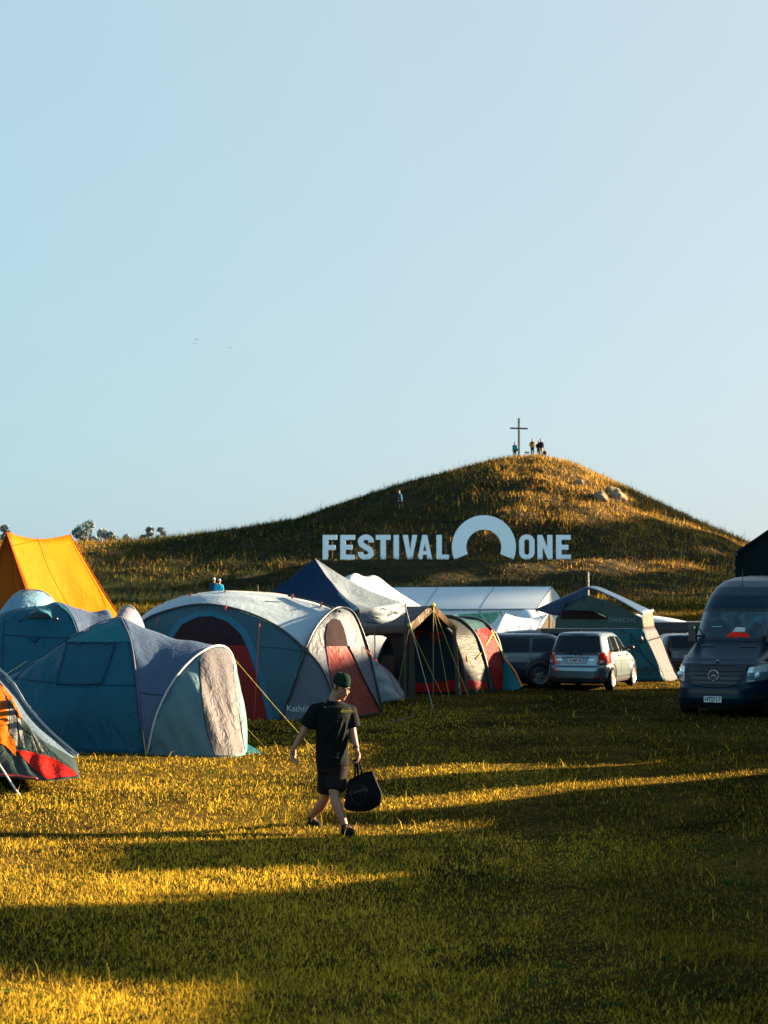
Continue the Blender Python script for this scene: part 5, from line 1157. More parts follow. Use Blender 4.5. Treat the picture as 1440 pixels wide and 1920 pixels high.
# --- tan awning tent
TAN = fabric('tan_roof_canvas', (.06, .062, .06), .15, 0.4, 1.3, .08); TANE = fabric('tan_edge_canvas', (.16, .105, .055), .2, 0.4); TANL = fabric('tan_leg_canvas', (.06, .052, .04), .1, 0.5, 3, .1, (4, 4, .2))
e = base('tan_awning_tent', 'tan canvas awning tent with a peaked open porch and yellow guy ropes', 'tent', G(790, 46))
ap = P(812, 1136, 44.6); el = P(768, 1174, 44.0); er = P(855, 1177, 45.4); rbk = P(690, 1138, 48.2); elb = P(652, 1178, 46.2); erb = er + (rbk - ap) + Vector((.1, 0, 0))
v, f = surf([[ap.lerp(rbk, t) for t in (0, .5, 1)], [el.lerp(elb, t) for t in (0, .5, 1)]], 22, 12, linear=True, wrinkle=.02, seed=70); obj('roof_panel', v, f, TAN, e, thick=.004)
v, f = surf([[ap.lerp(rbk, t) for t in (0, .5, 1)], [er.lerp(erb, t) for t in (0, .5, 1)]], 16, 8, linear=True); obj('roof_panel', v, f, TAN, e, thick=.004)
vh = Vector((0, 0, .17))
v, f = surf([[el.lerp(elb, t) for t in (0, .5, 1)], [el.lerp(elb, t) - vh for t in (0, .5, 1)]], 16, 4, linear=True); obj('valance', v, f, TAN, e, thick=.004)
gl = G(766, 44.0); gl = Vector((el.x + .0, el.y, 0)); gr = Vector((er.x + .04, er.y, 0))
def strip(m, pts, w, nrm):                              # flat ribbon facing nrm
    o = []
    for i, p in enumerate(pts):
        d = (pts[min(i + 1, len(pts) - 1)] - pts[max(i - 1, 0)]).normalized(); s_ = d.cross(nrm).normalized() * (w if not isinstance(w, list) else w[i]) / 2; o += [p - s_, p + s_]
    m.add(o, [(2 * i, 2 * i + 1, 2 * i + 3, 2 * i + 2) for i in range(len(pts) - 1)])
fn = Vector((.35, -.9, 0)).normalized()
m = MB(); strip(m, [ap + Vector((0, -.02, -.03)), ap.lerp(el, .5) + Vector((0, -.02, -.05)), el + Vector((.04, -.02, -.03)), el + Vector((.05, -.02, -.18))], [.16, .17, .17, .17], fn); m.build('porch_edge', TANE, e, thick=.01)
m = MB(); strip(m, [ap + Vector((0, -.02, -.03)), ap.lerp(er, .5) + Vector((0, -.02, -.05)), er + Vector((-.04, -.02, -.03)), er + Vector((-.05, -.02, -.18))], [.14, .14, .14, .14], fn); m.build('porch_edge', TANE, e, thick=.01)
for b_, t_, wd in ((gl + Vector((.05, 0, 0)), el + Vector((.05, 0, -.15)), .17), (gr + Vector((.03, 0, 0)), er + Vector((-.05, 0, -.15)), .13)):
    m = MB(); strip(m, [t_, t_.lerp(b_, .5), b_], [wd * .7, wd * .8, wd * 1.25], fn); m.build('leg', TANL, e, thick=.03)
m = MB(); strip(m, [el + Vector((-.1, .1, -.15)), gl + Vector((-.12, .1, 0))], [.1, .26], Vector((-.3, -1, 0))); m.build('side_curtain', TANL, e, thick=.02)
for q in (ap + Vector((0, -.04, 0)),):
    m = MB(); m.cyl((q.x, q.y, 0), q, .016, 8); m.build('pole', mat('brown_pole', (.12, .09, .06), .6), e)
for t in (.55, .8):
    q = el.lerp(elb, t); m = MB(); m.cyl((q.x, q.y, 0), q, .016, 8); m.build('pole', mat('brown_pole', (.12, .09, .06), .6), e)
# dark side wall with an arched opening
sw0 = [el + Vector((-.12, .5, -.18)), elb + Vector((0, .5, -.18))]; 
def swp(t, z): p = sw0[0].lerp(sw0[1], t); return Vector((p.x, p.y, z))
zt_ = sw0[0].z; m = MB()
W0, W1 = .18, .80; o_ = [(0, .0), (1, .0), (1, zt_), (0, zt_)]
ins = [(W0, .12), (W0, zt_ * .72), (W0 + .08, zt_ * .9), (W0 + .2, zt_ * .95), (W1 - .2, zt_ * .95), (W1 - .08, zt_ * .9), (W1, zt_ * .72), (W1, .12)]
m.add([swp(0, 0), swp(W0, 0), swp(W0, zt_ * .72), swp(W0 + .08, zt_ * .9), swp(W0 + .2, zt_ * .95), swp(W0 + .2, zt_), swp(0, zt_)], [(0, 1, 2, 3, 4, 5, 6)])
m.add([swp(W0 + .2, zt_ * .95), swp(W1 - .2, zt_ * .95), swp(W1 - .2, zt_), swp(W0 + .2, zt_)], [(0, 1, 2, 3)])
m.add([swp(1, 0), swp(W1, 0), swp(W1, zt_ * .72), swp(W1 - .08, zt_ * .9), swp(W1 - .2, zt_ * .95), swp(W1 - .2, zt_), swp(1, zt_)], [(0, 1, 2, 3, 4, 5, 6)])
m.build('side_wall', mat('dark_canvas', (.022, .024, .024), .85), e)
ropes(e, [(el, G(741, 43.0)), (ap, P(878, 1305, 43.4)), (ap, P(842, 1306, 43.2)), (er, P(907, 1300, 44)), (er, P(863, 1303, 44.4)), (el, P(832, 1309, 42.8)), (P(700, 1180, 45.4), G(693, 44.4))], YELLOW, .0036)
for q in (ap, el, er):
    m = MB(); m.sphere(q + Vector((0, -.05, .02)), (.05, .05, .05), 8, 6); m.build('rope_knot', YELLOW, e)
text('print', 'Z', .12, WHITE_C, gr + Vector((.03, -.05, .25)), (1, 0, 0), fn, e, .001)

# --- red and grey tunnel tent
TG = fabric('tunnel_grey_cloth', (.035, .038, .036), .12, 0.3, 2.0, .1, (.6, .6, 2.2)); TNAVY = fabric('tunnel_navy_cloth', (.008, .024, .036), .12, 0.6); TR = fabric('tunnel_red_cloth', (.24, .013, .010), .22, 0.5, 1.8, .08, (.8, .8, 1.8)); TTEAL = fabric('tunnel_teal_grey', (.025, .065, .07), .15, 0.6)
e = base('red_tunnel_tent', 'grey and red tunnel tent with black arch sleeves reaching out of the tan awning', 'tent', G(840, 47))
h0 = [P(876, 1303, 45.9), P(862, 1232, 45.9), P(842, 1185, 46.0), P(790, 1166, 46.2), P(735, 1190, 46.4), P(708, 1240, 46.5), P(698, 1300, 46.5)]
h1 = [P(921, 1302, 46.9), P(907, 1232, 46.9), P(884, 1182, 46.9), P(842, 1157, 47.1), P(780, 1175, 47.4), P(745, 1230, 47.6), P(735, 1298, 47.6)]
h2 = [P(950, 1296, 48.4), P(941, 1236, 48.4), P(927, 1190, 48.3), P(893, 1162, 48.5), P(830, 1168, 49), P(790, 1225, 49.3), P(785, 1293, 49.3)]
h3 = [P(948, 1290, 50.2), P(940, 1245, 50.2), P(925, 1215, 50.2), P(895, 1195, 50.4), P(850, 1195, 50.8), P(820, 1235, 51), P(815, 1289, 51)]
v1, f1 = surf([h0, h1], 34, 12, linear=True, wrinkle=.05, seed=81, wf=(10, 1)); obj('front_bay', v1, f1, TG, e, thick=.003)
v2, f2 = surf([h1, h2], 34, 14, linear=True, wrinkle=.05, seed=82, wf=(10, 1)); obj('middle_bay', v2, f2, TTEAL, e, thick=.003)
v, f = surf([h2, h3], 34, 10, linear=True, wrinkle=.02, seed=83); obj('rear_bay', v, f, TNAVY, e, thick=.003)
fr = [[Vector((p.x, p.y, 0)) for p in h0], h0]
v5, f5 = surf(fr, 34, 12, linear=True, wrinkle=.02, seed=84); obj('front_wall', v5, f5, TNAVY, e, thick=.003); s5 = Skin((v5, f5))
for h in (h0, h1, h2):
    m = MB(); m.tube([p + Vector((.01, -.02, .02)) for p in crom(h, 40)], .045, 7); m.build('arch_sleeve', mat('black_sleeve', (.014, .017, .02), .6), e, True)
s1, s2 = Skin((v1, f1)), Skin((v2, f2))
panel(e, s2, 'red_panel', [(878, 1180), (890, 1182), (902, 1180), (912, 1177), (924, 1190), (933, 1215), (938, 1240), (943, 1270), (945, 1291), (928, 1295), (921, 1270), (912, 1235), (900, 1208)], TR, .03, 5)
panel(e, s1, 'red_band', [(868, 1271), (880, 1274), (910, 1280), (915, 1292), (876, 1293)], TR, .02, 5)
panel(e, s5, 'red_band', [(705, 1268), (740, 1275), (800, 1282), (870, 1272), (874, 1297), (702, 1299)], TR, .03, 8)
panel(e, s5, 'red_trim', [(758, 1184), (795, 1182), (760, 1232), (738, 1262), (733, 1258), (752, 1220), (766, 1196)], TR, .03, 6)
panel(e, s5, 'red_trim', [(800, 1184), (832, 1184), (822, 1195), (812, 1212), (806, 1190)], TR, .03, 6)
panel(e, s5, 'doorway', [(716, 1228), (760, 1228), (758, 1290), (712, 1292)], BLACK, .03, 8)
ropes(e, [(P(926, 1185, 48.0), P(897, 1232, 46.6)), (P(897, 1232, 46.6), P(898, 1236, 46.6))], YELLOW, .014)
ropes(e, [(P(921, 1182, 48.1), P(946, 1232, 48.2))], YELLOW, .02)
ropes(e, [(P(873, 1220, 46.3), P(877, 1240, 46.2))], mat('orange_cord', (.7, .2, .03), .6), .025)
e = base('teal_pup_tent', 'small teal pup tent with an orange corded edge squeezed beside the estate car wheel', 'tent', G(960, 48.5))
tp = [P(930, 1225, 49), P(946, 1234, 48.4), P(979, 1288, 47.9), P(972, 1293, 47.8), P(948, 1294, 47.9), P(930, 1294, 48.2)]
v, f = surf([[tp[1], tp[1].lerp(tp[2], .5), tp[2]], [tp[5], tp[4], tp[3]]], 14, 10, linear=True, wrinkle=.02, seed=88); obj('flysheet', v, f, TEAL, e, thick=.003)
v, f = surf([[tp[1], tp[1].lerp(tp[2], .5), tp[2]], [P(935, 1290, 51), P(950, 1290, 50.6), P(975, 1289, 50)]], 14, 6, linear=True); obj('rear_sheet', v, f, TEAL, e, thick=.003)
m = MB(); m.tube(crom([tp[1], tp[1].lerp(tp[2], .5) + Vector((.04, 0, .03)), tp[2]], 12), .022, 6); m.build('edge_cord', mat('orange_cord', (.7, .2, .03), .6), e)

# --- roof-top tent with annex
RB = fabric('roof_blue_cloth', (.03, .065, .13), .1, 0.3, 1.2, .08, (1, 1, 1), .4); AN = fabric('annex_teal_cloth', (.022, .095, .12), .12, 0.4, 1.5, .08, (1, 1, .6)); UP = fabric('upper_canvas', (.04, .075, .07), .15, 0.5); BG = fabric('beige_end_cloth', (.10, .08, .055), .2, 0.45, 3, .08, (3, 3, .5)); LG = fabric('light_grey_end_cloth', (.085, .08, .09), .15, 0.5, 3, .08, (3, 3, .4))
e = base('roof_top_tent', 'blue-roofed fold-out car tent with a teal annex and pale end walls', 'tent', G(1150, 54))
D0, D1 = 53.0, 54.6
rf = [P(1004, 1143, 52.4), P(1040, 1128, 52.7), P(1075, 1114, 52.9), P(1103, 1103, D0), P(1140, 1116, D0), P(1175, 1134, D0), P(1204, 1152, D0)]
rb_ = [P(1030, 1139, D1), P(1055, 1127, D1), P(1088, 1112, D1), P(1120, 1102, D1), P(1158, 1116, D1), P(1192, 1132, D1), P(1223, 1146, D1)]
v, f = surf([rf, [a.lerp(b, .5) + Vector((0, 0, .05)) for a, b in zip(rf, rb_)], rb_], 30, 10); obj('roof', v, f, RB, e, thick=.03)
# drooping left wing in front
v, f = surf([[rf[0], rf[1], rf[2], rf[3]], [rf[0] + Vector((0, 0, -.02)), P(1046, 1154, D0 - .1), P(1062, 1137, D0 - .02), P(1098, 1117, D0 - .02)]], 16, 6, linear=True); obj('awning_flap', v, f, RB, e, thick=.01)
m = MB(); poly = [P(1040, 1178, D0), P(1042, 1160, D0), P(1060, 1136, D0), P(1100, 1115, D0), P(1150, 1131, D0), P(1203, 1158, D0), P(1206, 1178, D0)]
m.add(poly, [tuple(range(7))]); o_ = m.build('upper_wall', UP, e); s_ = Skin((m.v, m.f))
panel(e, s_, 'window_mesh', [(1050, 1161), (1056, 1144), (1118, 1143), (1141, 1161)], MESHD, .02, 8)
m = MB(); m.add([P(1058, 1144, D0 - .02), P(1118, 1143, D0 - .02), P(1137, 1158, D0 - .55), P(1112, 1146, D0 - .3)], [(0, 1, 3), (1, 2, 3)]); m.build('window_awning', UP, e)
q, nn = s_.hit(1166, 1163, .02); text('print', 'DARCHE', .17, mat('print_cyan_pale', (.09, .19, .22), .6), q, (1, 0, -.03), (0, -1, 0), e, .001, sx=1.2)
lowp = [[P(1094, 1181, D0), P(1150, 1180, D0), P(1206, 1178, D0)], [P(1092, 1277, D0 - .2), P(1165, 1277, D0 - .2), P(1247, 1277, D0 - .2)]]
v, f = surf(lowp, 24, 14, linear=True, wrinkle=.05, seed=91, wf=(4, 3)); obj('annex_wall', v, f, AN, e, thick=.003); s2 = Skin((v, f))
end = [[P(1206, 1178, D0), P(1220, 1177, D0 + .8), P(1227, 1175, D1)], [P(1247, 1277, D0 - .2), P(1262, 1276, D0 + .5), P(1276, 1271, D1)]]
v, f = surf(end, 16, 16, linear=True, wrinkle=.06, seed=92, wf=(6, 1)); obj('annex_end', v, f, LG, e, thick=.003)
end2 = [[P(1204, 1152, D0), P(1214, 1150, D0 + .8), P(1223, 1146, D1)], [P(1206, 1178, D0), P(1220, 1177, D0 + .8), P(1227, 1175, D1)]]
v, f = surf(end2, 14, 8, linear=True, wrinkle=.03, seed=93, wf=(6, 1)); obj('upper_end', v, f, BG, e, thick=.003)
m = MB(); m.tube([P(1203, 1151, D0 - .03), P(1213, 1148.5, D0 + .7), P(1223.5, 1145, D1)], .05, 6); m.build('roof_hem', fabric('grey_hem', (.25, .24, .26), .1), e)
v, f = surf([[P(1206, 1178, D1), P(1094, 1181, D1)], [P(1276, 1271, D1), P(1094, 1272, D1)]], 6, 6, linear=True); obj('annex_back', v, f, AN, e)
seams(e, s2, [[(1182, 1187), (1186, 1230), (1189, 1275)], [(1182, 1187), (1208, 1230), (1244, 1276)], [(1184, 1212), (1205, 1228), (1238, 1262)]], mat('tent_seam_teal', (.012, .05, .065), .7), .014)
q, nn = s2.hit(1214, 1257, .02); text('print', 'DARCHE', .14, BLACK, q, (1, 0, 0), (0, -1, 0), e, .001, sx=1.1)
m = MB(); m.tube([s2.hit(x, y, .02)[0] for x, y in ((1206, 1259), (1210, 1262), (1215, 1264), (1220, 1262), (1224, 1258))], .012, 4); m.tube([s2.hit(x, y, .02)[0] for x, y in ((1208, 1253), (1214, 1251), (1220, 1253))], .01, 4); m.build('shield_print', BLACK, e)
m = MB(); m.tube([s2.hit(x, y, .04)[0] for x, y in ((1201, 1191), (1202, 1198), (1200, 1205))], [.02, .07, .03], 6); m.build('tied_strap', BLACK, e, True)
m = MB()
for l in ([P(1004, 1143, 52.3), P(1010, 1152, 52.6), P(1018, 1160, 53)], [P(1060, 1136, D0 - .04), P(1064, 1133, D0 - .15), P(1063, 1130, D0 - .05)], [P(1095, 1127, D0 - .05), P(1095, 1122, D0 - .12), P(1093, 1119, D0 - .05)], [P(1126, 1135, D0 - .05), P(1130, 1131, D0 - .05)]): m.tube(l, .015, 5)
m.build('straps', BLACK, e)
m = MB(); m.box(P(1105, 1182, D0 + .7), (3.0, 1.4, .12)); m.build('platform', BLACK, e)

# --- big dark tent at the right edge
DK = mat('dark_tent_cloth', (.003, .008, .010), .7, amt=.2, scale=2)
e = base('dark_marquee', 'tall dark tent rising behind the van at the right edge', 'tent', G(1460, 46))
c0 = P(1378, 1036, 43.5); zc = c0.z; xL = c0.x; xR = xL + 6.0; zp = zc + (xR - xL) / 2 * .66; y1 = 46.2
m = MB(); m.add([Vector((xL, 43.5, 0)), Vector((xR, 43.5, 0)), Vector((xR, 43.5, zc)), Vector(((xL + xR) / 2, 43.5, zp)), Vector((xL, 43.5, zc))] + [Vector((xL + .62, y1, 0)), Vector((xR + .62, y1, 0)), Vector((xR + .62, y1, zc)), Vector(((xL + xR) / 2 + .62, y1, zp)), Vector((xL + .62, y1, zc))], [(0, 1, 2, 3, 4), (5, 9, 8, 7, 6), (0, 4, 9, 5), (1, 6, 7, 2)]); m.build('walls', DK, e)
m = MB(); pp = [Vector((xL - .02, 43.35, zc - .02)), Vector(((xL + xR) / 2, 43.35, zp + .06)), Vector((xR + .12, 43.35, zc - .02))]
m.add(pp + [p + Vector((.62, y1 - 43.2, 0)) for p in pp], [(0, 1, 4, 3), (1, 2, 5, 4)]); m.build('roof', DK, e, thick=.05)
m = MB(); m.tube([pp[0] + Vector((0, -.02, -.02)), pp[0] + Vector((.62, 2.9, -.02))], .05, 8); m.build('eave_roll', TRIM, e)
m = MB(); m.tube([Vector((xL + .3, 43.46, zc * .62)), Vector((xL + .3, 43.46, zc * .8))], .01, 4); m.build('zip', mat('brown_cloth', (.055, .045, .036), .8), e)
ropes(e, [(pp[0], Vector((P(1322, 1180, 43.5).x - .6, 43.4, .1))), (pp[0] + Vector((0, 1, 0)), P(1371, 1180, 42.8) - Vector((0, 0, 1.5)))], mat('dark_cord', (.03, .03, .03), .7), .012)

c_ = dup(estate, None, label='dark car under the fold-out roof tent, only its roof and windscreen showing', category='car'); c_.location = (6.55, 55.6, gz(6.5, 55)); c_.rotation_euler = (0, 0, R(178))

# ---------------------------------------------------------------- people
SKINM = mat('skin', (.21, .095, .052), .55, amt=.08, scale=9)
def remesh(o, vox, smooth_it=4):
    md = o.modifiers.new('r', 'REMESH'); md.mode = 'VOXEL'; md.voxel_size = vox; md.use_smooth_shade = True
    if smooth_it:
        ms = o.modifiers.new('m', 'SMOOTH'); ms.iterations = smooth_it; ms.factor = .5
def limb(m, pts, rad, n=14, seg=6):
    """round tapering limb through joints"""
    P_ = crom(pts, seg * (len(pts) - 1) + 1); rr = [float(np.interp(i / (len(P_) - 1), np.linspace(0, 1, len(rad)), rad)) for i in range(len(P_))]
    m.tube(P_, rr, n)
    m.sphere(P_[0], rr[0], n, 8); m.sphere(P_[-1], rr[-1], n, 8)
def ell_loft(m, secs, n=28, fwd=Vector((0, 1, 0))):
    """sections: centre, half width, half depth, side axis"""
    rings = []
    for c, a, b, sx in secs:
        sx = Vector(sx).normalized(); up = Vector((0, 0, 1)); fx = up.cross(sx).normalized()
        rings.append([Vector(c) + sx * math.copysign(abs(math.cos(t)) ** .85, math.cos(t)) * a + fx * math.copysign(abs(math.sin(t)) ** .9, math.sin(t)) * b for t in [2 * math.pi * k / n for k in range(n)]])
    m.loft(rings, True, True)

# walking man with the bag
Ym = 19.05
def Q(px, py, dy=0.0): return P(px, py, Ym + dy)
man = base('person', 'man in black T-shirt, shorts and dark green beanie striding over the grass with a bag', 'person', (Q(630, 1560).x, Ym, gz(-.4, Ym)))
face = Vector((.55, -.74, -.45)).normalized()           # where the head looks: right of the camera and down
side = face.cross(Vector((0, 0, 1))).normalized(); upv = side.cross(face).normalized()
hc = Q(640, 1289, -.02)
m = MB()
Mh = Matrix((side, face, upv)).transposed()
def hp(a, b, c): return hc + side * a + face * b + upv * c   # right, forward, up in the head's own frame
m.sphere(hp(0, -.015, .025), (.078, .098, .098), 22, 16, Mh)
m.sphere(hp(0, .03, -.055), (.058, .068, .068), 18, 12, Mh)
m.sphere(hp(0, .072, -.095), (.028, .026, .022), 12, 8, Mh)      # chin
m.tube([hp(0, .088, .022), hp(0, .106, -.012), hp(0, .112, -.026)], [.011, .015, .018], 10); m.sphere(hp(0, .108, -.028), .018, 10, 8)
for sg in (-1, 1):
    m.sphere(hp(sg * .034, .075, .030), (.026, .016, .010), 10, 8, Mh); m.sphere(hp(sg * .042, .066, -.02), (.024, .024, .02), 10, 8, Mh)
    m.sphere(hp(sg * .078, -.01, -.005), (.010, .020, .032), 10, 8, Mh)
m.sphere(hp(0, .088, -.055), (.026, .014, .008), 10, 8, Mh); m.sphere(hp(0, .086, -.068), (.022, .014, .009), 10, 8, Mh)
nb = Q(628, 1316, .03)
m.tube([hp(0, -.035, -.04), nb + Vector((0, 0, .03)), nb + Vector((0, 0, -.06))], [.058, .062, .078], 16)
sh_d = Vector((.92, .30, 0)).normalized()               # shoulder line, image-left to image-right
sL, sR = Q(592, 1333, -.06), Q(656, 1334, .08)
chest = Q(624, 1345, .0); waist = Q(622, 1395, .02); hips = Q(624, 1428, .02)
ell_loft(m, [(nb + Vector((0, 0, -.05)), .08, .07, sh_d), (Q(625, 1328, .0), .15, .09, sh_d), (chest, .185, .115, sh_d), (Q(624, 1372), .17, .11, sh_d), (waist, .155, .105, sh_d), (hips, .148, .10, sh_d), (Q(624, 1447), .14, .10, sh_d)])
# arms
aL = [sL, Q(573, 1366, .0), Q(551, 1403, .02)]; aR = [sR, Q(661, 1372, .02), Q(669, 1407, -.10)]
limb(m, aL, [.058, .048, .041, .036, .025]); limb(m, aR, [.056, .046, .041, .036, .025])
# hands: palm and five fingers
def hand(m, wrist, dir_, pn, curl, thumb_side, s=1.0):
    d = Vector(dir_).normalized(); pn = (Vector(pn) - d * Vector(pn).dot(d)).normalized(); w = d.cross(pn).normalized() * thumb_side
    for k in range(4):
        b = wrist + d * .012 + w * (.026 - k * .017) * s * .7
        e_ = wrist + d * (.085 - abs(k - 1.4) * .004) * s + w * (.030 - k * .020) * s
        m.tube([b, (b + e_) / 2, e_], [.017 * s, .0165 * s, .0125 * s], 8)
        L_ = [.042, .047, .044, .034][k] * s; p = e_; a = .15; pts = [p]
        for j in range(3):
            a += curl * (1 + .12 * k); p = p + (d * math.cos(a) + pn * math.sin(a)) * L_ * (1, .68, .52)[j]; pts.append(p)
        m.tube(pts, [.0105 * s, .0095 * s, .0085 * s, .007 * s], 8); m.sphere(pts[-1], .0072 * s, 8, 6)
    b = wrist + d * .03 * s + w * .03 * s; t1 = b + (d * .5 + w * .75 + pn * .25).normalized() * .04 * s; t2 = t1 + (d * .8 + w * .2 + pn * .5).normalized() * .034 * s; t3 = t2 + (d * .8 - w * .1 + pn * .5).normalized() * .026 * s
    m.tube([wrist + d * .015, b, t1, t2, t3], [.016 * s, .017 * s, .0125 * s, .0105 * s, .0085 * s], 8); m.sphere(t3, .0087 * s, 8, 6)
wl_, wr_ = aL[-1], aR[-1]
hand(m, wl_, (-.10, -.12, -1), (.75, -.45, 0), .34, 1, 1.08)
hand(m, wr_, (.22, -.12, -1), (-.9, -.35, 0), .62, -1, 1.08)
# legs: image-left leg trails, image-right leg leads
kA, anA = Q(612, 1492, .14), Q(584, 1532, .50); kB, anB = Q(627, 1491, -.10), Q(647, 1549, -.15)
hA, hB = Q(615, 1440, .06), Q(634, 1440, .0)
limb(m, [hA, kA, anA], [.088, .080, .062, .052, .058, .046, .033]); limb(m, [hB, kB, anB], [.088, .082, .064, .052, .058, .046, .034])
ftB = Q(659, 1560, -.27); ftA = Q(597, 1550, .34)
def foot(m, an, toe, lift=0):
    d = (toe - an); d.z = 0; d.normalize(); h = an + Vector((0, 0, -.035)) - d * .03
    m.tube([h, an + d * .04 + Vector((0, 0, -.035)), toe - d * .05 + Vector((0, 0, .02)), toe + Vector((0, 0, .012))], [.034, .038, .036, .022], 12)
foot(m, anB, ftB); foot(m, anA, ftA)
body = m.build('body', SKINM, man, True); remesh(body, .0062, 3)
# eyes
for sg in (-1, 1):
    q = MB(); q.sphere(hp(sg * .033, .0775, .008), .0105, 10, 8); o_ = q.build('eye', mat('eye_white', (.22, .18, .16), .3), man, True)
    q = MB(); q.sphere(hp(sg * .034, .0835, .006), .0068, 8, 6); q.build('iris', mat('iris_dark', (.03, .018, .012), .2), o_, True)
    q = MB(); q.tube([hp(sg * .016, .098, .034), hp(sg * .034, .096, .040), hp(sg * .052, .082, .034)], [.004, .006, .003], 6); q.build('eyebrow', mat('hair_dark', (.02, .013, .009), .8), man, True)
q = MB(); q.sphere(hp(0, -.055, -.01), (.076, .055, .062), 16, 10, Mh)
for sg in (-1, 1): q.sphere(hp(sg * .068, .012, .02), (.011, .016, .034), 10, 8, Mh)
q.build('hair', mat('hair_dark', (.02, .013, .009), .8), man, True)
# beanie: folded rim and crown
BEAN = mat('beanie_green', (.004, .019, .012), .95, amt=.25, scale=60, bump=.5, bscale=120)
q = MB(); rings = []
for t, rr_, hh in ((0, .093, .030), (.1, .098, .034), (.2, .099, .055), (.35, .098, .078), (.4, .094, .082), (.55, .092, .105), (.7, .080, .128), (.85, .055, .146), (.95, .028, .153), (1, .004, .155)):
    rings.append([hp(math.cos(a) * rr_ * .88, -.012 + math.sin(a) * rr_ * 1.08 - hh * .12, hh + math.sin(a) * .012) for a in [6.2832 * k / 32 for k in range(32)]])
q.loft(rings, True, True); q.build('beanie', BEAN, man, True)
# T-shirt
SHIRT = mat('black_cotton', (.0035, .0055, .006), .85, amt=.2, scale=5, bump=.6, bscale=9)
q = MB()
ell_loft(q, [(nb + Vector((0, 0, .012)), .078, .072, sh_d), (nb + Vector((0, 0, -.02)), .11, .088, sh_d), (Q(626, 1326, .0), .185, .115, sh_d), (chest, .194, .136, sh_d), (Q(624, 1372), .178, .134, sh_d), (waist, .172, .138, sh_d), (Q(623, 1420, .02), .174, .148, sh_d), (Q(624, 1436, .02), .172, .150, sh_d)])
q.tube([sL + Vector((.10, 0, .03)), sL + Vector((0, 0, .005)), Q(582, 1349, -.03), Q(575, 1361, -.02)], [.072, .082, .084, .088], 16); q.tube([sR + Vector((-.08, 0, .03)), sR, Q(660, 1352, .05), Q(662, 1364, .045)], [.07, .08, .080, .082], 16); sksh = Skin((list(q.v), list(q.f)))
# folds running from the shoulder to the opposite hip
skt = Skin((list(q.v), list(q.f)))
for l_ in ([(650, 1352), (640, 1390), (628, 1424)], [(643, 1345), (630, 1385), (612, 1420)], [(652, 1372), (647, 1400), (638, 1428)], [(604, 1350), (602, 1390), (607, 1425)], [(634, 1350), (616, 1372), (604, 1400)], [(600, 1408), (618, 1420), (640, 1422)]):
    q.tube(skt.line(l_, 10, .004), [.004, .010, .014, .016, .017, .017, .016, .014, .010, .005], 6)
sh = q.build('t_shirt', SHIRT, man, True); remesh(sh, .009, 3)
nrm = Vector((.25, -.95, .05)).normalized(); q_ = P(650.5, 1333, Ym - .13)
pq, pn = sksh.hit(649, 1333, .03); text('chest_print', 'abovo', .055, mat('print_yellow', (.75, .45, .02), .6), pq, (.95, .28, -.02), nrm, sh, .006, .0014)
q = MB(); cc = nb + Vector((0, -.012, .008)); q.tube([cc + sh_d * math.cos(a) * .078 + Vector((-sh_d.y, sh_d.x, 0)) * math.sin(a) * .078 + Vector((0, 0, .022 * math.sin(a))) for a in [6.2832 * k / 24 for k in range(25)]], .009, 6); q.build('collar', mat('collar_black', (.006, .008, .009), .9), sh, True)
# shorts
SHO = mat('dark_shorts', (.010, .008, .008), .85, amt=.2, scale=6, bump=.4, bscale=14)
q = MB(); ell_loft(q, [(Q(624, 1402, .02), .162, .128, sh_d), (hips, .172, .140, sh_d), (Q(624, 1448, .03), .168, .134, sh_d)])
q.tube([hA, hA.lerp(kA, .5), hA.lerp(kA, .86)], [.108, .108, .104], 18); q.tube([hB, hB.lerp(kB, .5), hB.lerp(kB, .84)], [.108, .106, .098], 18)
sh2 = q.build('shorts', SHO, man, True); remesh(sh2, .012, 3)
# sandals
SAN = mat('black_rubber', (.007, .009, .010), .75)
for an, toe in ((anB, ftB), (anA, ftA)):
    d = (toe - an); d.z = 0; d.normalize(); w_ = Vector((-d.y, d.x, 0)); q = MB()
    c0, c1 = an - d * .05 + Vector((0, 0, -.068)), toe + d * .025 + Vector((0, 0, -.022))
    rings = []
    for t in [k / 10 for k in range(11)]:
        c = c0.lerp(c1, t); ww = .046 * math.sin(math.pi * (.12 + .8 * t)) ** .5
        rings.append([c - w_ * ww, c + w_ * ww, c + w_ * ww + Vector((0, 0, -.026)), c - w_ * ww + Vector((0, 0, -.026))])
    q.loft(rings, True, True); so = q.build('sandal', SAN, man)
    q = MB()
    for t, hh in ((.62, .062), (.32, .085)):
        c = c0.lerp(c1, t); q.tube([c - w_ * .048 + Vector((0, 0, 0)), c - w_ * .036 + Vector((0, 0, hh * .8)), c + Vector((0, 0, hh)), c + w_ * .036 + Vector((0, 0, hh * .8)), c + w_ * .048], .016, 8)
    fd = MB(); Ms = Matrix((w_, d, Vector((0, 0, 1)))).transposed(); fd.sphere(c0.lerp(c1, .68) + Vector((0, 0, .022)), (.050, .092, .044), 16, 10, Ms); fd.build('upper', SAN, so, True)
    q.build('strap', SAN, so, True)
q = MB(); wd_ = (wr_ - aR[1]).normalized(); q.tube([wr_ - wd_ * .045, wr_ - wd_ * .02], .034, 14); q.build('wristband', BLACK, man)
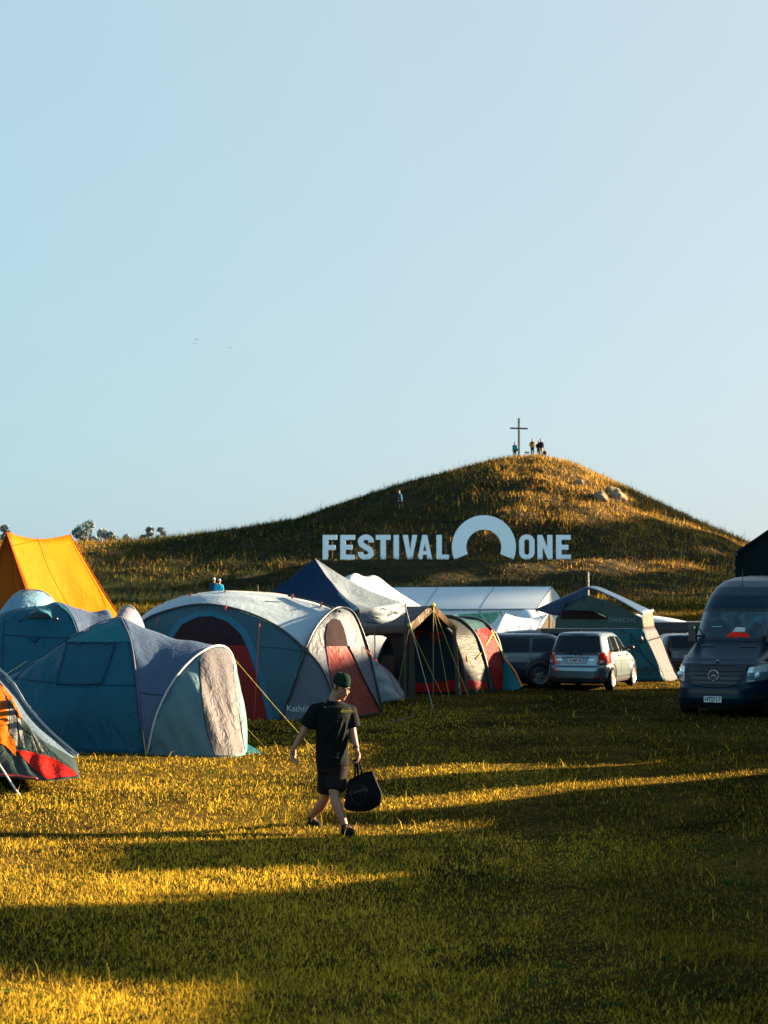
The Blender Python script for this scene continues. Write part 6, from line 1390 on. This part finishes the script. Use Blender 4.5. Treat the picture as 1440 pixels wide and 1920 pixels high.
# bag
bag = base('tote_bag', 'black cloth tote bag with a faint gold round print, hanging from the walking man\'s hand', 'bag', Q(680, 1520, -.12))
BAGM = mat('bag_black', (.003, .0035, .005), .64, amt=.3, scale=4, bump=.6, bscale=7)
Yb = -.10
fro = [[(654, 1462), (668, 1455), (684, 1448), (698, 1446)], [(651, 1478), (668, 1476), (690, 1472), (707, 1470)], [(648, 1495), (668, 1497), (692, 1494), (714, 1486)], [(645, 1511), (668, 1514), (692, 1511), (714, 1501)], [(650, 1519), (670, 1522), (694, 1519), (711, 1509)]]
f_ = [[Q(x, y, Yb - .045 * math.sin(math.pi * (j + .5) / 5) * math.sin(math.pi * (i + .5) / 4)) for i, (x, y) in enumerate(r_)] for j, r_ in enumerate(fro)]
bk = [[Q(x + 2, y, Yb + .09 + .05 * math.sin(math.pi * (j + .5) / 5)) for i, (x, y) in enumerate(r_)] for j, r_ in enumerate(fro)]
vf, ff = surf(f_, 20, 18, wrinkle=.012, seed=5, wf=(4, 2)); vb, fb = surf(bk, 20, 18, wrinkle=.012, seed=6)
m = MB(); m.add(vf, ff); m.add(vb, fb)
def rim(v): return [v[i] for i in range(20)] + [v[j * 20 + 19] for j in range(1, 18)] + [v[17 * 20 + i] for i in range(18, -1, -1)] + [v[j * 20] for j in range(16, 0, -1)]
ra_, rb2 = rim(vf), rim(vb); m.loft([ra_, rb2], True, False)
bo = m.build('sack', BAGM, bag, True)
skb = Skin((vf, ff)); GOLD = mat('bag_print_gold', (.022, .013, .004), .6)
m = MB(); m.tube([skb.hit(672 + math.cos(a) * 13, 1487 + math.sin(a) * 20, .012)[0] for a in [6.2832 * k / 30 for k in range(31)]], .0022, 4)
m.tube([skb.hit(x, y, .012)[0] for x, y in ((662, 1500), (668, 1494), (676, 1497), (681, 1490))], .0018, 4); m.tube([skb.hit(x, y, .012)[0] for x, y in ((663, 1474), (670, 1470), (678, 1476))], .0018, 4)
m.build('print_ring', GOLD, bo)
q, nn = skb.hit(672, 1483, .014); text('print', 'Camping', .055, GOLD, q, (1, 0, .28), nn, bo, .001)
hg = wr_ + Vector((.22, -.12, -1)).normalized() * .105 + Vector((-.025, -.01, 0))
for dx, dy, x0, x1 in ((-.012, -.02, 665, 671), (.012, .03, 672, 681)):
    m = MB(); a_ = Q(x0, 1457, Yb + dy); b_ = Q(x1, 1453, Yb + dy + .02)
    m.tube([a_ - Vector((0, 0, .03)), a_.lerp(hg, .6), hg + Vector((dx - .012, dy * .4, .008)), hg + Vector((dx + .012, dy * .4, .008)), b_.lerp(hg, .6) + Vector((.012, 0, 0)), b_ - Vector((0, 0, .03))], .010, 6, flat=1.3); m.build('handle', BAGM, bag, True)

# distant people: full figures built small
def figure(label, loc, H, yaw, top_c, leg_c, hair_c=(.03, .02, .015), hat=None, lean=0.0, step=.12, arms='down', shorts=False, yoke=None, group=None, bagc=None, kneel=False):
    e = empty('person', label, 'person', loc, yaw, group); s = H / 1.75; m = MB()
    hz_ = .92 * s if not kneel else .42 * s; sh_z = hz_ + .50 * s; lx = lean * .5 * s
    def v(x, y, z): return Vector((x * s, y * s, z))
    nk = v(0, .02, 0) + Vector((0, lx, sh_z + .05 * s)); hd = nk + Vector((0, .03 * s + lx * .5, .15 * s))
    m.sphere(hd, (.078 * s, .098 * s, .12 * s), 14, 10); m.tube([hd, nk - Vector((0, 0, .05 * s))], .055 * s, 8); m.sphere(hd + Vector((0, .1 * s, -.01 * s)), (.014 * s, .02 * s, .02 * s), 6, 5)
    for sg in (-1, 1): m.sphere(hd + Vector((sg * .08 * s, 0, 0)), (.012 * s, .02 * s, .03 * s), 6, 5)
    ell_loft(m, [(Vector((0, lx, sh_z + .02 * s)), .12 * s, .08 * s, (1, 0, 0)), (Vector((0, lx * .9, sh_z - .08 * s)), .18 * s, .11 * s, (1, 0, 0)), (Vector((0, lx * .3, hz_ + .12 * s)), .145 * s, .10 * s, (1, 0, 0)), (Vector((0, 0, hz_ - .03 * s)), .165 * s, .11 * s, (1, 0, 0))], 20)
    hands = []; el_ = []
    for sg in (-1, 1):
        S0 = Vector((sg * .18 * s, lx, sh_z - .04 * s))
        if arms == 'pocket': E_, W_ = S0 + v(sg * .09, -.05, 0) + Vector((0, 0, -.28 * s)), S0 + v(sg * -.01, .10, 0) + Vector((0, 0, -.45 * s))
        else: E_, W_ = S0 + v(sg * .05, -.03, 0) + Vector((0, 0, -.29 * s)), S0 + v(sg * .05, .06 * sg, 0) + Vector((0, 0, -.54 * s))
        limb(m, [S0, E_, W_], [.052 * s, .043 * s, .028 * s], 8, 3); hand(m, W_, (0, .1, -1), (-sg, .2, 0), .3, -sg, s); el_.append((S0, E_, W_))
        dy = step * sg; 
        if kneel: K, A_ = v(sg * .1, .35, .42 * s), v(sg * .1, .05, .06 * s)
        else: K, A_ = v(sg * .1, dy * .8 + .02, .49 * s), v(sg * .1, dy * 1.6 - .04 * abs(step) * 8, .08 * s)
        limb(m, [Vector((sg * .09 * s, 0, hz_ - .02 * s)), K, A_], [.085 * s, .06 * s, .052 * s, .04 * s], 9, 3); m.tube([A_ - v(0, .04, .04 * s), A_ + v(0, .12, -.045 * s), A_ + v(0, .19, -.055 * s)], [.035 * s, .035 * s, .02 * s], 8)
        hands.append((K, A_))
    o = m.build('body', SKINM, e, True); remesh(o, .016, 2)
    cl = MB(); a = 1.0
    ell_loft(cl, [(Vector((0, lx, sh_z + .035 * s)), .11 * s, .085 * s, (1, 0, 0)), (Vector((0, lx * .9, sh_z - .08 * s)), .215 * s, .15 * s, (1, 0, 0)), (Vector((0, lx * .3, hz_ + .12 * s)), .19 * s, .145 * s, (1, 0, 0)), (Vector((0, 0, hz_ - .06 * s)), .195 * s, .14 * s, (1, 0, 0))], 20)
    for S0, E_, W_ in el_: cl.tube([S0, E_, W_ + (E_ - W_) * .12], [.075 * s, .064 * s, .05 * s], 9)
    o = cl.build('jacket', mat('cloth_%d_%d_%d' % tuple(int(c * 999) for c in top_c), top_c, .8, amt=.2, scale=5), e, True); remesh(o, .022, 2)
    if yoke:
        y = MB(); ell_loft(y, [(Vector((0, lx, sh_z + .045 * s)), .12 * s, .10 * s, (1, 0, 0)), (Vector((0, lx * .9, sh_z - .06 * s)), .225 * s, .165 * s, (1, 0, 0)), (Vector((0, lx * .8, sh_z - .13 * s)), .225 * s, .165 * s, (1, 0, 0))], 20); y.build('yoke', mat('yoke_dark', yoke, .8), o, True)
    tr = MB(); ell_loft(tr, [(Vector((0, 0, hz_ + .05 * s)), .165 * s, .115 * s, (1, 0, 0)), (Vector((0, 0, hz_ - .06 * s)), .178 * s, .125 * s, (1, 0, 0))], 18)
    for sg, (K, A_) in zip((-1, 1), hands):
        a0_ = Vector((sg * .09 * s, 0, hz_ - .04 * s))
        if shorts: tr.tube([a0_, a0_.lerp(K, .85)], [.1 * s, .09 * s], 10)
        else: tr.tube([a0_, K, A_ + Vector((0, 0, .02))], [.1 * s, .075 * s, .058 * s], 10)
    o = tr.build('trousers' if not shorts else 'shorts', mat('cloth_%d_%d_%d' % tuple(int(c * 999) for c in leg_c), leg_c, .85, amt=.15), e, True); remesh(o, .022, 2)
    for sg, (K, A_) in zip((-1, 1), hands):
        q = MB(); q.tube([A_ - v(0, .05, .045 * s), A_ + v(0, .12, -.045 * s), A_ + v(0, .2, -.055 * s)], [.042 * s, .042 * s, .026 * s], 8); q.build('shoe', BLACK, e, True)
    q = MB()
    if hat:
        q.sphere(hd + Vector((0, 0, .045 * s)), (.09 * s, .105 * s, .085 * s), 14, 8); q.tube([hd + Vector((0, .06 * s, .055 * s)), hd + Vector((0, .17 * s, .04 * s))], [.06 * s, .05 * s], 8, flat=.2); q.build('cap', mat('cap_%d' % int(hat[0] * 99), hat, .8), e, True)
    else:
        q.sphere(hd + Vector((0, -.018 * s, .035 * s)), (.086 * s, .098 * s, .098 * s), 14, 8); q.build('hair', mat('hair_%d' % int(hair_c[0] * 99), hair_c, .8), e, True)
    if bagc:
        q = MB(); q.sphere(Vector((-.26 * s, .0, hz_ - .02 * s)), (.07 * s, .13 * s, .15 * s), 12, 8); q.tube([Vector((-.24 * s, .05, hz_ + .08 * s)), Vector((.1 * s, .17 * s, sh_z - .1 * s))], .018 * s, 5); q.build('shoulder_bag', mat('bag_dark', bagc, .7), e, True)
    return e
def hilltop(px, Y): x = (px - 720) / F * Y; return (x, Y, hz(x, Y))
figure('person in teal jacket with shoulder bag standing left of the hilltop cross', hilltop(966, 186.2), 1.72, R(180 - 25), (.035, .24, .27), (.008, .012, .02), arms='down', step=.03, bagc=(.01, .02, .03))
figure('person in mustard and black jacket standing right of the hilltop cross', hilltop(999, 185.5), 1.78, R(180), (.36, .19, .02), (.008, .01, .014), arms='pocket', step=.05, yoke=(.008, .012, .02))
figure('person in black jacket and tan trousers at the right of the summit group', hilltop(1015, 184.6), 1.86, R(180 - 8), (.008, .011, .018), (.42, .29, .19), arms='down', step=.04)
figure('person in dark clothes half hidden behind the one in tan trousers', hilltop(1010.5, 185.4), 1.68, R(180 + 15), (.007, .013, .018), (.010, .012, .018), arms='pocket', step=.03)
figure('small dark figure crouching at the right end of the summit group', hilltop(1021.5, 184.9), 1.35, R(170), (.02, .014, .014), (.012, .01, .012), kneel=True, step=0)
wk = hill_at(752, 956)
figure('person with pale hair in a blue jacket and dark shorts walking along the hill ridge', tuple(wk), 1.75, R(108), (.010, .085, .16), (.008, .03, .04), hair_c=(.32, .27, .2), lean=.22, step=.1, shorts=True)
for px, label, col, hc_, H, yw in ((402, 'left of two hikers below the hill, dark blue jacket and pale cap', (.012, .055, .09), (.42, .42, .40), 1.84, 15), (410.5, 'right of two hikers below the hill, bright cyan jacket and pale cap', (.015, .33, .52), (.45, .45, .43), 1.78, -8)):
    Y = 106 if px < 405 else 104; x = (px - 720) / F * Y
    zt2 = P(px, 1083.5 if px < 405 else 1086, Y).z
    figure(label, (x, Y, zt2 - H * .985), H, R(yw), col, (.012, .015, .02), hat=hc_, lean=.12, step=.08, shorts=px < 405, arms='down')

# birds
for px, py, a, nm in ((368, 637, .3, 'highest pale gull of the two flying close together'), (366, 645, -.2, 'lower bird of the two flying close together'), (430.5, 652, .1, 'lone bird flying right of the pair')):
    p = P(px, py, 200); b = empty('bird', 'tiny ' + nm, 'bird', p, a); b.scale = (.7, .7, .7)
    m = MB(); m.sphere((0, 0, 0), (.07, .2, .06), 10, 8); m.tube([(0, .16, .01), (0, .24, .02)], [.035, .01], 6); m.tube([(0, -.15, 0), (0, -.3, .0)], [.03, .045], 6, flat=.3); m.build('body', mat('bird_grey', (.12, .14, .15), .8), b, True)
    for sg in (-1, 1):
        m = MB(); m.add([(0, .07, .02), (0, -.07, .02), (sg * .2, -.05, .12), (sg * .2, .08, .12), (sg * .42, -.06, -.03)], [(0, 1, 2, 3), (3, 2, 4)]); m.build('wing', mat('bird_grey', (.12, .14, .15), .8), b, thick=.012)

# bits on the grass
cd = MB(); cd.tube([G(x, 2.45 * F / (y - 1120), .012) for x, y in ((722, 1354), (742, 1352), (757, 1349), (772, 1345), (776, 1342))], .007, 5); tag(cd.build('cord', mat('dull_cord', (.16, .16, .15), .8)), 'thin pale cord lying curled on the dark grass right of the dome', 'cord')
sx_ = MB(); sx_.tube([P(1275, 1296, 36.4), P(1264, 1317, 36.4), P(1252, 1313, 37.0), P(1246, 1309, 37.4)], .016, 6); tag(sx_.build('tow_strap', mat('dark_cord', (.03, .03, .03), .7)), 'thin bent black tow strap resting in the grass beside the van bumper', 'strap')

# ---------------------------------------------------------------- unseen row of cars and tents added beyond the right edge to shade the field
def park(src, x, y, deg, label, sc=1.0, cat=None):
    c = dup(src, None, label=label); c.location = (x, y, gz(x, y)); c.rotation_euler = (0, 0, R(deg)); c.scale = (sc, sc, sc)
    if cat: c['category'] = cat
    return c
def shade_tent(label, x, y, W_, D_, H, m_, deg=0):
    e = empty('shade_tent', label, 'tent', (x, y, gz(x, y)), R(deg)); h = W_ / 2; rows = []
    v, f = surf([[Vector((-h, -D_ / 2, .02)), Vector((-h * .45, -D_ / 2, H * .52)), Vector((0, -D_ / 2, H))], [Vector((-h, D_ / 2, .02)), Vector((-h * .45, D_ / 2, H * .52)), Vector((0, D_ / 2, H))]], 12, 10, linear=True, wrinkle=.02, seed=int(y)); obj('roof_panel', v, f, m_, e, thick=.004)
    v, f = surf([[Vector((h, -D_ / 2, .02)), Vector((h * .45, -D_ / 2, H * .52)), Vector((0, -D_ / 2, H))], [Vector((h, D_ / 2, .02)), Vector((h * .45, D_ / 2, H * .52)), Vector((0, D_ / 2, H))]], 12, 10, linear=True, wrinkle=.02, seed=int(y) + 1); obj('roof_panel', v, f, m_, e, thick=.004)
    for sg in (-1, 1):
        m = MB(); m.add([(-h, sg * D_ / 2, .02), (h, sg * D_ / 2, .02), (h * .45, sg * D_ / 2, H * .52), (0, sg * D_ / 2, H), (-h * .45, sg * D_ / 2, H * .52)], [(0, 1, 2, 3, 4)]); m.build('gable', m_, e)
    m = MB(); m.cyl((0, -D_ / 2 - .03, 0), (0, -D_ / 2 - .03, H + .05), .02, 6); m.build('pole', ROD, e); return e
OUT = {'x': 8.6}
DG = fabric('olive_cloth', (.06, .08, .05), .1)
RT = 'unseen tents added for shade beyond the right edge'
CR = 'unseen cars added for shade beyond the right edge'
def park2(src, x, y, deg, label): c = park(src, x, y, deg, label); c['group'] = CR; return c
shade_tent('unseen low olive ridge tent added for shade, nearest the camera beyond the right edge', 8.6, 13.5, 3.2, 4.6, 2.3, DG)
c = park(van, 10.5, 16.9, 180, 'unseen dark high-roof van added for shade beyond the right edge, nose to the grass')
park2(hatch, 5.2, 18.9, 0, 'unseen silver hatchback added for shade beyond the right edge beside the near van')
shade_tent('unseen tall teal ridge tent added for shade behind the near silver hatchback', 8.6, 21.2, 3.6, 2.0, 2.8, TEAL)
shade_tent('unseen lowest grey ridge tent added for shade beside the tall teal one', 8.6, 22.8, 2.4, 1.0, 1.78, GREY)
shade_tent('unseen narrow olive ridge tent added for shade between two gaps', 8.6, 23.9, 2.6, 1.1, 2.35, DG)
shade_tent('unseen blue ridge tent added for shade before the second hatchback', 8.7, 26.9, 3.0, 2.2, 2.55, BLUE)
park2(hatch, 7.3, 29.2, 0, 'unseen silver hatchback added for shade between the blue and the long grey tent')
shade_tent('unseen long grey ridge tent added for shade beyond the right edge', 9.6, 32.2, 3.4, 4.0, 2.75, GREY)
shade_tent('unseen green grey ridge tent added for shade beyond the right edge beside the van', 10.4, 36.0, 3.4, 3.0, 3.1, GREEN_G)
shade_tent('unseen very tall navy ridge tent added for shade beyond the van', 14.4, 43.6, 6.0, 14.4, 5.3, NAVY)
